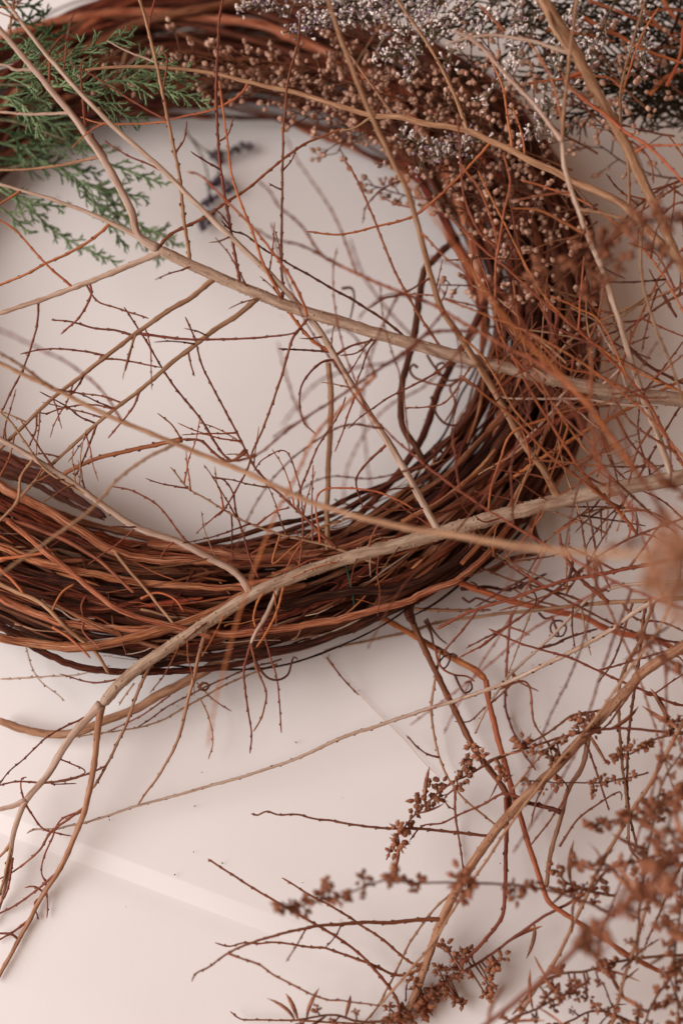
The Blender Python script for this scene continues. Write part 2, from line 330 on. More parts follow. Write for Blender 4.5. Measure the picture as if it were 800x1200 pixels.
# ------------------------------------------------------------------ the vine wreath
HC = 0.027
Lft, Rgt, Top, Bot = at(-168, 388, HC), at(640, 395, HC), at(236, 58, HC), at(236, 711, HC)
WC = Vector(((Lft.x + Rgt.x) / 2, (Top.y + Bot.y) / 2, 0)); WA = (Rgt.x - Lft.x) / 2; WB = (Top.y - Bot.y) / 2
wreath = thing('vine_wreath', 'large round wreath of twisted reddish brown grape vines lying on the white cloth', 'wreath')
wreath.location = (0, 0, 0)
def ring(phi, rho, z): return Vector((WC.x + (WA + rho) * math.cos(phi), WC.y + (WB + rho) * math.sin(phi), z))
def wreath_vines():
    rr = random.Random(21)
    HW, HH = 0.031, 0.023
    for i in range(205):
        start = rr.uniform(0, 2 * math.pi); span = rr.uniform(1.5, 4.2)
        core = i < 85                                  # buried vines, coloured dark for the shade in the gaps, then the visible outer ones
        q = math.sqrt(rr.uniform(0.0, 0.45)) if core else rr.uniform(0.72, 1.12)
        ps = rr.uniform(0, 2 * math.pi); k = rr.choice([-1, 1]) * (rr.uniform(0.15, 1.3) if rr.random() < .68 else rr.uniform(1.4, 3.0)); span = span if abs(k) < 1.4 else span * .55
        q2 = rr.uniform(0.05, 0.28); k2 = rr.uniform(1.5, 4)
        big = rr.random(); r0 = 0.0009 + 0.0036 * big ** 2.0; n = max(14, int(span / 0.025)); P = []; Rr = []
        s0 = rr.uniform(0, 50); ex = rr.choice([0, 0, 1]) * rr.uniform(-.012, .016)
        for j in range(n + 1):
            t = j / n; ph = start + span * t
            qq = q + q2 * math.sin(k2 * ph + s0)
            a = ps + k * ph
            e = max(0, abs(t - 0.5) * 2 - 0.8) / 0.2
            rho = HW * (1 + .32 * max(0, math.sin(ph))) * qq * math.cos(a) + 0.0034 * noise.noise(Vector((ph * 5, s0, 0))) + e * e * ex
            z = HC + HH * qq * math.sin(a) + 0.0026 * noise.noise(Vector((ph * 5, s0, 5))) + e * e * abs(ex) * .3
            p = ring(ph, rho, max(r0 + 0.0005, z))
            tp = (0.8 + 0.2 * math.sin(math.pi * t)) * (1 + 0.22 * noise.noise(Vector((ph * 18, s0, 3)))) * (1 - 0.45 * t)
            nd = (ph * 5 + s0) % 1.0
            if nd < .10: tp *= 1.22
            tp *= min(1, .35 + (1 - abs(2 * t - 1)) * 9)
            P.append(p); Rr.append(r0 * max(0.35, tp))
        mb = MB(); mb.tube(P, Rr, 10 if r0 > 0.0022 else 7, flute=0.28, seed=i)
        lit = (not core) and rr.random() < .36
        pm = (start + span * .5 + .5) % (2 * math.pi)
        dark_bend = pm < 2.0 and rr.random() < .55        # darkness of the upper right bend put into the vine colour
        mb.build('vine', 'dark' if dark_bend or (core and rr.random() < .9) else 'vine_light' if lit else 'vine', wreath)
    for i in range(34):                               # blackish canes added over that bend to darken it
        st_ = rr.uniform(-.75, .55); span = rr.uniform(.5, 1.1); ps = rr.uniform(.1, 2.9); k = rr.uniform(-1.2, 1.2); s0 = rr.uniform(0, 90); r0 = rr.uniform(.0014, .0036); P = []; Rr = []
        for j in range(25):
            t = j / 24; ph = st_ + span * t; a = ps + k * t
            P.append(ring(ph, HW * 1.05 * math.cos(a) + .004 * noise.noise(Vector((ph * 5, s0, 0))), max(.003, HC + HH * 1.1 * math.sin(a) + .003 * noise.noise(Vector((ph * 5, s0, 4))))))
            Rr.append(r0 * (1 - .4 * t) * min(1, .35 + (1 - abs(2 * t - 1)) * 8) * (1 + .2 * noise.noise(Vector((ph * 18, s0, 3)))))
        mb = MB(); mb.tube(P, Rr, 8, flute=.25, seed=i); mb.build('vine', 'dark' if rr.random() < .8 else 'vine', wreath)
    # shredded bark and broken rootlets
    for i in range(230):
        ph = rr.choice([rr.uniform(3.5, 5.4), rr.uniform(3.5, 6.2), rr.uniform(0, 2.2)]); a = rr.uniform(-0.1, math.pi + 0.1); sp = rr.choice([-1, 1]) * rr.uniform(0.06, 0.34)
        P = []; Rr = []; r0 = rr.uniform(0.0003, 0.0009); dr = rr.uniform(-0.7, 0.7); s0 = rr.uniform(0, 99)
        for j in range(11):
            t = j / 10; rho = 0.031 * math.cos(a + dr * t) * 1.04 + 0.004 * noise.noise(Vector((t * 2.5, s0, 0)))
            z = HC + 0.0235 * math.sin(a + dr * t) + 0.006 * t * t * rr.choice([0, 1]) * 0.3 + 0.004 * noise.noise(Vector((t * 2.5, s0, 7)))
            P.append(ring(ph + sp * t, rho, max(0.001, z))); Rr.append(r0 * (1 - 0.6 * t))
        mb = MB(); mb.tube(P, Rr, 5, flute=0.4, seed=i); mb.build('bark_shred', rr.choice(['vine_light', 'vine', 'tan', 'orange', 'twig', 'pale', 'dark']), wreath)
    for i in range(60):   # loose broad bark flakes
        ph = rr.uniform(3.3, 6.1); a = rr.uniform(0.3, math.pi - 0.3)
        p = ring(ph, 0.030 * math.cos(a), HC + 0.0225 * math.sin(a)); d = Vector((-math.sin(ph) * WA, math.cos(ph) * WB, rr.uniform(-0.02, 0.06))).normalized() * rr.choice([-1, 1])
        mb = MB(); mb.leaf(p, d + Vector((rr.uniform(-.3, .3), rr.uniform(-.3, .3), 0)), d.cross(Vector((0, 0, 1))), rr.uniform(0.012, 0.04), rr.uniform(0.003, 0.007), rr.uniform(-0.1, 0.35), 5)
        mb.build('bark_flake', rr.choice(['vine', 'dark', 'vine_light']), wreath)
wreath_vines()
def wv(pts, w, h, mat='dark', name='vine', **k): return stem(wreath, pts, w, h=h, mat=mat, name=name, **k)
# vines of the wreath that wander off it
wv([(535, 280), (520, 292), (505, 308), (496, 317), (491, 350), (484, 397), (480, 412), (471, 450), (471, 497), (485, 522), (502, 550), (519, 568)], (8, 7), [.045, .05, .045, .04, .035], wob=.8)
wv([(585, 320), (570, 352), (547, 397), (517, 450), (492, 517), (462, 560), (427, 597), (390, 642)], (9, 8), [.05, .03, .03, .04], wob=.8)
wv([(385, 425), (388, 470), (385, 540), (383, 600), (384, 645)], (7, 6), [.06, .045, .05], 'tan', buds=True)
wv([(0, 845), (30, 855), (62, 861), (92, 858), (122, 845), (160, 830), (200, 808), (240, 786), (300, 750)], (9, 13), [.006, .01, .03], 'tan', wob=.8)
for dx, dy, ww in ((0, -4, 12), (3, 3, 13), (-3, 9, 9), (8, -8, 7), (2, 13, 6)):
    wv([(-20 + dx, 537 + dy), (4 + dx, 543 + dy), (40 + dx, 556 + dy), (76 + dx, 576 + dy), (104 + dx * 2, 594 + dy * .6), (122 + dx, 606 + dy * .3)], (ww, ww * .4), [.036, .037, .042], 'dark', 'vine', buds=True, wob=2.0)
wv([(482, 726), (497, 760), (517, 800), (540, 847), (553, 873), (570, 897), (593, 930), (598, 948)], (7, 7), [.02, .012, .012], 'twig')
knotp = wv([(430, 712), (445, 722), (477, 740), (505, 757), (532, 772), (556, 785), (569, 797)], (6, 8), [.025, .012, .014], 'orange')
wv([(569, 797), (575, 832), (585, 872), (597, 917), (610, 960), (622, 998), (637, 1042), (647, 1061), (687, 1087), (737, 1120), (774, 1139)], (7, 5.5), [.014, .016, .03, .02], 'orange')
wv([(400, 655), (440, 655), (475, 660), (505, 671), (550, 687), (600, 704), (650, 717), (682, 723), (705, 735), (735, 744), (762, 746), (800, 766)], (8, 7), [.045, .03, .014, .01], 'orange', wob=.8)
wv([(487, 714), (530, 715), (575, 715)], (4, 3), [.03, .016], 'tan')
wv([(480, 705), (478, 718), (484, 730)], (13, 9), [.03, .022], 'dark')
wv([(620, 600), (626, 625), (634, 640)], (9, 6), [.03, .01], 'dark', buds=False)
wv([(575, 670), (600, 655), (630, 648)], (7, 5), [.025, .008], 'dark', buds=False)
wv([(540, 690), (570, 688), (600, 690), (640, 672)], (5, 3), [.025, .006], 'dark')
# the vines that lie uppermost on the lower and right part of the wreath
for p_, w_, h_, m_ in (
  ([(-20, 558), (40, 590), (100, 625), (140, 649), (200, 656), (300, 660), (400, 655), (470, 648), (530, 625)], (12, 8), [.050, .052, .050, .045], 'vine_light'),
  ([(-20, 632), (30, 652), (70, 664), (130, 676), (200, 686), (280, 690), (360, 685)], (10, 7), [.052, .052, .048], 'vine_light'),
  ([(10, 610), (45, 640), (80, 668), (130, 708), (165, 724), (210, 735), (250, 748)], (7, 6), [.060, .056, .05], 'vine_light'),
  ([(-20, 690), (40, 718), (100, 734), (200, 738), (280, 742), (400, 725), (500, 695), (560, 660), (600, 610)], (9, 8), [.045, .046, .046, .046], 'vine_light'),
  ([(-10, 680), (50, 708), (80, 738), (110, 762), (128, 790)], (6, 4), [.052, .05, .035], 'tan'),
  ([(-20, 602), (50, 622), (110, 652), (150, 688), (158, 694)], (6, 4), [.058, .058], 'twig'),
  ([(-20, 722), (50, 763), (110, 784), (200, 788), (290, 775), (400, 736), (470, 706)], (9, 7), [.03, .03, .03], 'vine'),
  ([(330, 712), (400, 695), (470, 688), (530, 660), (572, 618), (612, 560), (652, 480), (665, 400)], (11, 7), [.05, .05, .05], 'vine'),
  ([(430, 628), (500, 590), (560, 540), (600, 480), (628, 400), (630, 330)], (12, 8), [.048, .048, .046], 'vine'),
  ([(470, 612), (520, 585), (570, 540), (612, 480)], (7, 5), [.052, .052], 'vine_light'),
  ([(540, 660), (585, 610), (620, 550), (655, 470)], (6, 4), [.052, .052], 'vine_light'),
  ([(140, 790), (180, 780), (260, 768), (330, 750), (420, 715)], (8, 6), [.036, .04], 'vine'),
  ([(0, 655), (40, 650), (62, 645)], (4, 3), [.056, .056], 'orange'), ([(-5, 662), (15, 680), (28, 695)], (4, 3), [.056, .054], 'orange'),
  ([(62, 735), (85, 750), (106, 771)], (4, 2.6), [.052, .05], 'orange'), ([(60, 718), (72, 696), (88, 684)], (3, 2.4), [.05, .052], 'orange'),
  ([(135, 648), (165, 685), (204, 730)], (4, 3), [.055, .055], 'tan'), ([(165, 702), (185, 695), (205, 702), (215, 716)], (3, 2), [.055, .055], 'orange')):
    wv(p_, w_, h_, m_, 'vine', buds=False, wob=1.4 if w_[0] >= 9 else .6, sides=10)
tend = [
 [(489, 431), (484, 427), (480, 433), (484, 441), (497, 447), (513, 451), (528, 451), (541, 443)],
 [(523, 431), (519, 425), (512, 428), (511, 436), (518, 440), (524, 434), (520, 427)],
 [(500, 416), (506, 426), (514, 436), (524, 446), (541, 443)],
 [(541, 443), (527, 454), (533, 470), (529, 482), (520, 496)],
 [(541, 443), (551, 450), (566, 457), (576, 470), (579, 482)],
 [(497, 727), (505, 742), (509, 757), (520, 762), (527, 771), (521, 783), (514, 779), (519, 770), (531, 766), (537, 772)],
 [(509, 757), (513, 775), (520, 785), (533, 791), (547, 793), (556, 799)],
 [(533, 791), (538, 803), (545, 812), (553, 807), (551, 799), (545, 800)],
 [(500, 725), (506, 737), (515, 748), (524, 755)],
 [(646, 722), (649, 731), (654, 746), (645, 740), (646, 730), (656, 727), (663, 735), (659, 745), (652, 746)],
 [(631, 718), (638, 725), (645, 724), (648, 722)],
 [(296, 764), (302, 780), (312, 793), (325, 797), (337, 791), (341, 778), (344, 770), (349, 773)],
 [(102, 697), (96, 710), (98, 725), (97, 738), (103, 747), (112, 754), (118, 762)],
 [(96, 652), (101, 666), (108, 678), (119, 686), (127, 694), (129, 711)],
 [(132, 722), (134, 735), (143, 745), (145, 757), (149, 768)],
 [(316, 640), (317, 634), (324, 636), (332, 641), (346, 640), (361, 636)],
 [(232, 806), (238, 800), (245, 803), (241, 809), (234, 806), (240, 800), (247, 804)],
 [(483, 712), (477, 702), (484, 699), (492, 703), (489, 709)],
 [(541, 700), (549, 706), (557, 701), (566, 703), (575, 706), (582, 703)],
 [(604, 685), (610, 690), (616, 683), (622, 690), (628, 700), (626, 710)],
 [(560, 690), (556, 684), (550, 682)], [(507, 527), (511, 533), (507, 540), (508, 546)], [(516, 528), (519, 534)],
 [(498, 560), (493, 566), (499, 572), (502, 580)], [(484, 572), (487, 585), (494, 597)],
 [(575, 395), (570, 386), (577, 383), (582, 391), (581, 405)], [(400, 338), (412, 338), (415, 350), (410, 375)],
 [(543, 497), (530, 508), (529, 520), (536, 535), (540, 538)], [(505, 465), (511, 485), (523, 497), (540, 496), (560, 480)],
]
for i, t in enumerate(tend):
    wv(t, (3.4, 2.0), [.02, .016] if t[0][1] > 690 and t[0][0] > 480 else [.04, .042] if t[0][1] < 600 else [.045, .05], 'dark' if i % 3 else 'twig', 'tendril', buds=False, wob=.3)

# ------------------------------------------------------------------ branches
TW = dict(mat='twig')
def tws(th, par, rows, mat='twig', wd=(2.6, 1.6), do=0.0):
    """side twigs: rows of (points[, depth change[, widths[, material]]])"""
    res = []
    for r in rows:
        pts = r[0]; d = r[1] if len(r) > 1 else do; w_ = r[2] if len(r) > 2 else wd; m_ = r[3] if len(r) > 3 else mat
        res.append(stem(th, pts, w_, o=d, mat=m_, par=par))
    return res
# A: the thick branch that lies across the lower wreath
A = thing('bare_branch', 'thick speckled grey branch lying across the lower half of the wreath', 'branch')
a0 = stem(A, [(840, 548), (800, 559), (700, 576), (650, 588), (590, 603), (520, 623), (460, 640), (400, 656), (340, 677), (295, 697), (230, 738), (180, 770), (142, 800), (119, 826)], (19, 13), o=[.01, 0, 0, .002], mat='grey', name='stem')
a1 = stem(A, [(119, 826), (85, 862), (58, 905), (32, 937), (17, 975), (12, 1005), (6, 1040), (-8, 1085)], (10, 4), o=.0, mat='pale', name='side_branch', par=a0)
a2 = stem(A, [(118, 828), (115, 855), (110, 900), (101, 945), (90, 975), (74, 1012), (55, 1042), (35, 1078), (15, 1115), (-4, 1150)], (8, 4.5), o=.0, mat='tan', name='side_branch', par=a0)
a3 = stem(A, [(292, 693), (278, 672), (250, 656), (210, 635), (165, 620), (132, 600), (80, 562), (40, 537), (0, 514), (-20, 502)], (8.5, 6), o=.01, mat='pale', name='side_branch', par=a0)
a4 = stem(A, [(514, 622), (505, 607), (490, 580), (460, 527), (420, 465), (385, 405), (362, 372), (345, 352), (307, 312), (250, 258), (190, 199), (120, 135), (58, 68), (6, 0), (-10, -20)], (9, 4.5), o=.035, mat='pale', name='side_branch', par=a0)
a5 = stem(A, [(653, 585), (635, 550), (615, 522), (575, 452), (542, 400), (517, 362), (505, 325), (492, 275), (477, 225), (465, 200), (437, 140), (417, 92), (400, 47), (380, -15)], (9, 5), o=.08, mat='tan', name='side_branch', par=a0)
a6 = stem(A, [(786, 562), (765, 497), (750, 457), (732, 400), (720, 360), (705, 315), (692, 285), (677, 245), (662, 200), (658, 165)], (8, 5.5), o=.05, mat='pale', name='side_branch', par=a0)
tws(A, a6, [([(658, 165), (660, 130), (667, 62), (675, 0), (677, -20)], .02, (4.5, 3.4), 'tan'), ([(656, 160), (625, 122), (600, 96), (560, 52), (530, 35)], .01, (5, 3), 'pale'),
            ([(659, 150), (652, 115), (641, 82), (620, 50)], 0, (3, 2), 'orange'), ([(688, 278), (660, 261), (632, 247), (600, 244)], 0, (3, 2), 'orange'), ([(678, 246), (710, 251), (738, 259), (752, 265)], .01, (3.5, 2.4), 'tan'),
            ([(683, 262), (682, 275), (650, 282), (625, 292)], 0), ([(670, 222), (632, 229), (605, 235)], 0), ([(734, 405), (755, 425), (780, 440), (805, 452)], 0, (4, 3), 'dark'),
            ([(762, 495), (745, 530), (736, 568)], 0, (3, 2)), ([(752, 265), (750, 310), (757, 350), (770, 390), (790, 440), (800, 472)], .03, (3.4, 3), 'tan')])
tws(A, a0, [([(333, 687), (315, 715), (300, 741), (294, 754)], .005, (6, 4.5), 'pale'), ([(338, 686), (324, 718), (310, 745), (300, 758)], .01, (3, 2.2), 'orange'),
            ([(245, 730), (236, 758), (226, 798), (217, 835), (208, 868), (190, 903), (172, 928), (161, 944)], -.005, (5, 2.4), 'tan'),
            ([(182, 768), (166, 800), (148, 848), (125, 897), (109, 924)], -.005, (4.5, 3), 'tan'), ([(315, 690), (302, 705), (297, 722), (299, 735)], .01, (3, 2), 'orange'),
            ([(150, 797), (110, 800), (70, 790)], -.01, (2.6, 1.6)), ([(720, 572), (690, 560), (660, 535), (640, 525)], .02, (2.6, 1.6)), ([(430, 650), (436, 628), (446, 610)], .01), ([(600, 606), (570, 612), (555, 604)], .01),
            ([(395, 658), (368, 655), (340, 668), (318, 672)], .008), ([(350, 672), (353, 640), (346, 622)], .005), ([(258, 722), (235, 735), (215, 752)], .01)])
t1 = stem(A, [(294, 753), (286, 785), (287, 805), (291, 835), (295, 858), (293, 883)], (3, 1.8), mat='twig', par=a0, snap=False, o=0)
tws(A, t1, [([(295, 752), (300, 782), (309, 802), (312, 816), (306, 840), (297, 857)], 0, (3, 2)), ([(306, 735), (311, 750), (320, 780), (325, 800), (328, 835), (330, 859)], 0, (2.6, 1.7))])
tws(A, a1, [([(32, 938), (14, 945), (-6, 950)], 0, (6, 5), 'pale'), ([(30, 940), (25, 923), (26, 913), (32, 911)], 0), ([(32, 940), (40, 958), (52, 972), (70, 977), (84, 980)], 0, (2.6, 1.8)),
            ([(48, 918), (75, 915), (100, 908), (125, 897)], 0, (2.6, 2)), ([(46, 918), (20, 916), (-5, 922)], 0, (2.4, 1.8)), ([(14, 985), (10, 1010), (4, 1035), (-4, 1060)], .004, (4, 3), 'tan'), ([(14, 985), (4, 1000), (-6, 1008)], 0, (4, 3), 'tan'),
            ([(108, 838), (80, 850), (55, 864), (28, 890), (10, 905), (-4, 925)], .01), ([(100, 905), (60, 918), (90, 918)], 0, (2, 1.4))])
tws(A, a2, [([(100, 945), (78, 962), (60, 975), (45, 998), (20, 1018), (-4, 1032)], 0, (3.2, 2)), ([(98, 950), (72, 960), (60, 985), (50, 1010), (49, 1025), (54, 1035), (56, 1060), (55, 1076)], 0, (2.4, 1.6)),
            ([(68, 1022), (45, 1042), (20, 1060), (-4, 1072)], 0, (3.2, 2)), ([(53, 1046), (40, 1039), (30, 1040)], 0, (2.6, 2.2)), ([(40, 1042), (41, 1058), (46, 1078)], 0, (2, 1.4)),
            ([(36, 1078), (18, 1090), (-4, 1103)], 0, (3, 2)), ([(22, 1100), (12, 1094), (-4, 1094)], 0, (3, 2.6)), ([(15, 1005), (10, 1040), (-4, 1068)], .01, (3, 2))])
tws(A, a3, [([(120, 592), (60, 555), (32, 522), (15, 497), (0, 482)], .01, (3.2, 2.4), 'tan'), ([(66, 552), (40, 515), (24, 492)], .008, (2.6, 1.8)), ([(52, 545), (43, 563), (60, 556), (66, 558)], 0, (2.4, 1.6)),
            ([(40, 538), (25, 560), (20, 588), (-10, 620)], .01, (3.4, 3), 'tan'), ([(232, 646), (215, 630), (192, 600), (177, 587), (155, 575), (131, 570)], .0, (2.6, 1.7))])
tws(A, a4, [([(58, 68), (58, 62), (70, 45), (77, 40)], 0, (2.8, 2)), ([(395, 420), (376, 425), (357, 445), (351, 465), (355, 492), (370, 510)], .02, (3, 1.8)), ([(388, 412), (350, 410), (326, 409)], 0, (2.4, 1.8), 'dark'),
            ([(392, 414), (367, 400), (342, 370), (325, 340), (310, 312), (295, 270), (282, 237), (271, 200), (266, 162), (262, 132), (257, 95)], .02, (3.8, 2.2), 'orange'),
            ([(395, 418), (412, 405), (440, 398)], .0, (3, 2)), ([(453, 522), (430, 542), (417, 565), (426, 598)], -.02, (3.2, 1.8)), ([(417, 462), (408, 485), (400, 510), (392, 530)], .01), ([(205, 212), (185, 198), (150, 182), (122, 165)], .0)])
tws(A, a5, [([(537, 392), (560, 412), (580, 440), (602, 480), (625, 505)], .01, (3, 2), 'orange'), ([(505, 325), (470, 345), (450, 350), (432, 362)], .02), ([(490, 268), (520, 300), (545, 320)], .01, (2.6, 2), 'orange'),
            ([(615, 522), (600, 533), (575, 548), (560, 556)], 0, (2.6, 1.6), 'tan'), ([(578, 455), (600, 430), (640, 405), (665, 392)], .0, (2.6, 1.6), 'orange'), ([(470, 212), (450, 220), (430, 240), (425, 262)], .01)])
# B: the long pale branch through the middle
B = thing('bare_branch', 'long pale forked branch reaching diagonally through the open middle of the wreath', 'branch')
b0 = stem(B, [(840, 478), (800, 470), (700, 456), (620, 438), (560, 424), (500, 408), (450, 394), (400, 378), (350, 363), (300, 344), (240, 318), (185, 292)], (17, 12), o=[.015, .02, .02, .015, .01], mat='grey', name='stem')
b1 = stem(B, [(185, 293), (163, 276), (154, 248), (132, 204), (100, 156), (52, 95), (8, 44), (-12, 20)], (10, 6), o=.02, mat='pale', name='side_branch', par=b0)
b2 = stem(B, [(166, 278), (130, 261), (100, 248), (62, 234), (25, 223), (-8, 214)], (6, 3.5), o=.01, mat='pale', name='side_branch', par=b1)
b3 = stem(B, [(190, 295), (150, 312), (105, 330), (50, 351), (-8, 370)], (7.5, 5), o=.005, mat='pale', name='side_branch', par=b0)
b4 = stem(B, [(252, 326), (225, 348), (200, 363), (147, 400), (100, 437), (62, 467), (25, 502), (-8, 535)], (6.5, 4), o=-.005, mat='tan', name='side_branch', par=b0)
b5 = stem(B, [(306, 346), (280, 368), (250, 388), (200, 427), (168, 454), (125, 487), (70, 536), (45, 560), (17, 591)], (6.5, 3.2), o=-.01, mat='tan', name='side_branch', par=b0)
b6 = stem(B, [(224, 309), (222, 298), (217, 265), (210, 205), (199, 150), (190, 105), (175, 38), (163, -5)], (4.6, 3.6), o=.0, mat='tan', name='side_branch', par=b0)
b7 = stem(B, [(283, 334), (280, 325), (272, 280), (265, 240), (258, 195), (254, 140), (254, 80), (257, 25), (262, -5)], (4, 3), o=.0, mat='twig', name='side_branch', par=b0)
b8 = stem(B, [(333, 355), (332, 336), (330, 300), (331, 200), (332, 155), (338, 92), (347, 60), (353, 16)], (3.2, 2.6), o=.0, mat='twig', name='side_branch', par=b0)
tws(B, b0, [([(177, 284), (200, 275), (240, 255), (265, 237), (295, 217), (347, 175), (375, 161), (400, 151)], -.01, (3.6, 2.6), 'twig'), ([(484, 404), (450, 375), (422, 357), (382, 334), (332, 305), (307, 291), (287, 275), (272, 270), (260, 259)], -.005, (3.2, 1.8), 'dark'),
            ([(366, 368), (350, 387), (342, 400), (332, 435), (315, 485), (297, 528), (285, 560), (262, 598), (255, 605)], -.015, (3.2, 2)), ([(445, 392), (432, 410), (425, 430), (415, 455)], -.005), ([(440, 398), (420, 412), (398, 417)], 0, (2.4, 1.6)),
            ([(555, 427), (525, 468), (500, 477), (475, 478)], -.01, (2.6, 1.8)), ([(530, 425), (510, 437), (482, 452), (457, 465), (427, 485), (408, 502)], -.005, (2.8, 1.6)), ([(522, 413), (482, 355), (457, 305), (430, 237), (412, 200), (403, 188)], 0, (3.2, 2.2), 'twig'),
            ([(700, 458), (725, 430), (710, 400), (700, 380)], .01, (3, 2), 'pale'), ([(740, 462), (734, 455), (725, 425), (712, 402)], .01, (3.4, 2.4), 'pale'), ([(670, 449), (690, 430), (700, 412)], .0), ([(635, 441), (605, 430), (575, 400)], .015, (3, 2))])
tws(B, b1, [([(100, 158), (97, 115), (95, 80), (100, 66)], 0, (3, 2)), ([(76, 134), (40, 134), (-8, 131)], 0, (3.6, 2.6), 'pale'), ([(36, 84), (18, 82), (8, 77), (-8, 76)], 0, (3.6, 3), 'pale'), ([(114, 184), (80, 192), (40, 198), (-8, 200)], 0, (3.4, 2.4), 'tan'),
            ([(11, 48), (14, 20), (17, -5)], 0, (3.4, 3), 'tan'), ([(132, 203), (122, 180), (107, 156)], 0, (2.6, 1.8)), ([(58, 103), (58, 85), (59, 62)], 0, (3, 2.4))])
tws(B, b2, [([(25, 224), (12, 232), (-8, 243)], 0, (3, 2), 'orange'), ([(130, 263), (105, 283), (80, 297), (55, 308), (30, 322), (-8, 337)], -.01, (3.4, 2.6), 'orange')])
tws(B, b3, [([(82, 335), (60, 315), (38, 292), (18, 270), (-6, 255)], .01, (3, 2.2), 'orange'), ([(108, 331), (107, 345), (95, 370), (72, 392)], 0, (3, 2)), ([(107, 342), (115, 353), (140, 362), (174, 373)], 0, (2.4, 1.8)), ([(48, 353), (44, 378), (38, 402), (28, 430), (14, 458), (2, 482)], -.01, (2.8, 2.2))])
tws(B, b4, [([(157, 391), (155, 405), (147, 435)], 0, (2.6, 2)), ([(158, 391), (200, 396), (250, 398), (300, 396), (342, 391), (351, 384)], .005, (3.2, 2), 'twig'), ([(156, 391), (135, 387), (110, 385), (85, 377), (60, 375)], .0, (2.8, 1.8)),
            ([(125, 417), (87, 410), (50, 410), (24, 415)], 0, (2.4, 1.6)), ([(122, 419), (135, 421), (160, 425), (188, 431)], 0, (2.2, 1.6)), ([(109, 416), (118, 418), (124, 418)], 0, (2, 1.6)), ([(100, 437), (92, 452), (80, 468)], -.01, (2.4, 1.8)), ([(46, 484), (42, 505), (34, 523)], 0, (2.4, 1.8))])
tws(B, b5, [([(165, 456), (157, 475), (145, 492), (127, 514)], 0, (2.6, 1.8)), ([(116, 496), (102, 530), (87, 560)], 0, (2.6, 1.8)), ([(222, 411), (223, 425), (228, 441)], 0, (2.4, 1.8)), ([(132, 476), (105, 474), (75, 478), (53, 485), (42, 480)], -.005, (2.4, 1.6)),
            ([(116, 498), (92, 487), (80, 477), (47, 459)], -.01, (2.2, 1.6), 'dark'), ([(108, 503), (92, 525), (80, 542)], -.01, (1.6, 1.2))])
tws(B, b6, [([(195, 143), (150, 115), (115, 92), (85, 76)], 0, (2.6, 1.6), 'twig'), ([(180, 75), (150, 60), (126, 48)], 0, (2.4, 1.6), 'pale'), ([(191, 107), (196, 72), (190, 60)], 0, (2.6, 1.8)), ([(173, 35), (178, 15), (183, -5)], 0, (2.4, 2)),
            ([(207, 180), (216, 162), (219, 142)], 0, (2.2, 1.6)), ([(199, 144), (160, 145), (120, 145), (95, 137)], -.01, (2.4, 1.6), 'orange')])
tws(B, b7, [([(261, 168), (267, 158), (274, 136)], 0, (2.2, 1.6)), ([(257, 200), (240, 188), (224, 177)], 0, (2.4, 1.6), 'dark'), ([(269, 265), (258, 250), (250, 244)], 0, (2, 1.4))])
tws(B, b8, [([(330, 223), (322, 219), (315, 215)], 0, (2, 1.4), 'dark'), ([(332, 199), (342, 187), (347, 173)], 0, (2, 1.4))])
# fine crossing twigs inside the wreath: one spray of thin red twigs
Cc = thing('twig_spray', 'spray of fine dark red twigs crossing inside the open centre of the wreath', 'twigs')
c0 = stem(Cc, [(440, 660), (395, 643), (375, 637), (325, 625), (285, 610), (265, 599), (240, 584), (220, 572), (200, 547)], (3.6, 1.8), o=.0, mat='tan', name='stem')
c1 = stem(Cc, [(395, 643), (350, 600), (307, 558), (292, 535), (270, 492), (240, 435), (229, 400), (217, 372)], (3.4, 2.2), o=-.01, mat='twig', par=c0)
tws(Cc, c0, [([(392, 642), (352, 600), (350, 590), (352, 575), (372, 525), (397, 485), (405, 465)], .0, (3, 2)), ([(303, 677), (292, 650), (280, 610), (276, 597), (272, 575), (262, 562), (251, 560)], 0, (3, 2)),
             ([(354, 632), (354, 597), (350, 565), (335, 529), (310, 537), (297, 552)], 0, (2.4, 1.6)), ([(366, 634), (366, 585), (367, 545)], 0, (2.2, 1.6)), ([(375, 637), (370, 590), (378, 575), (398, 572), (437, 575), (465, 585), (487, 598)], 0, (2.8, 2), 'orange'),
             ([(270, 602), (272, 630), (273, 655)], -.01, (2, 1.8), 'dark'), ([(340, 628), (310, 640), (288, 650), (258, 640)], 0, (2.4, 1.6)), ([(300, 615), (322, 600), (340, 595)], .0, (2.4, 1.6)), ([(320, 660), (345, 640), (372, 620), (400, 610)], .0, (2.6, 1.8), 'orange')])
tws(Cc, c1, [([(267, 538), (232, 487), (200, 447), (172, 400), (146, 360)], 0, (3.2, 2.2), 'twig'), ([(268, 541), (250, 530), (235, 517), (213, 515)], 0, (3, 3)), ([(213, 515), (155, 527), (117, 536), (82, 552), (70, 560)], -.02, (5.5, 4.5), 'orange'), ([(213, 515), (200, 497), (185, 484)], 0, (2.2, 1.6)),
             ([(292, 536), (300, 534), (285, 538), (278, 541)], .01, (2.4, 2))])
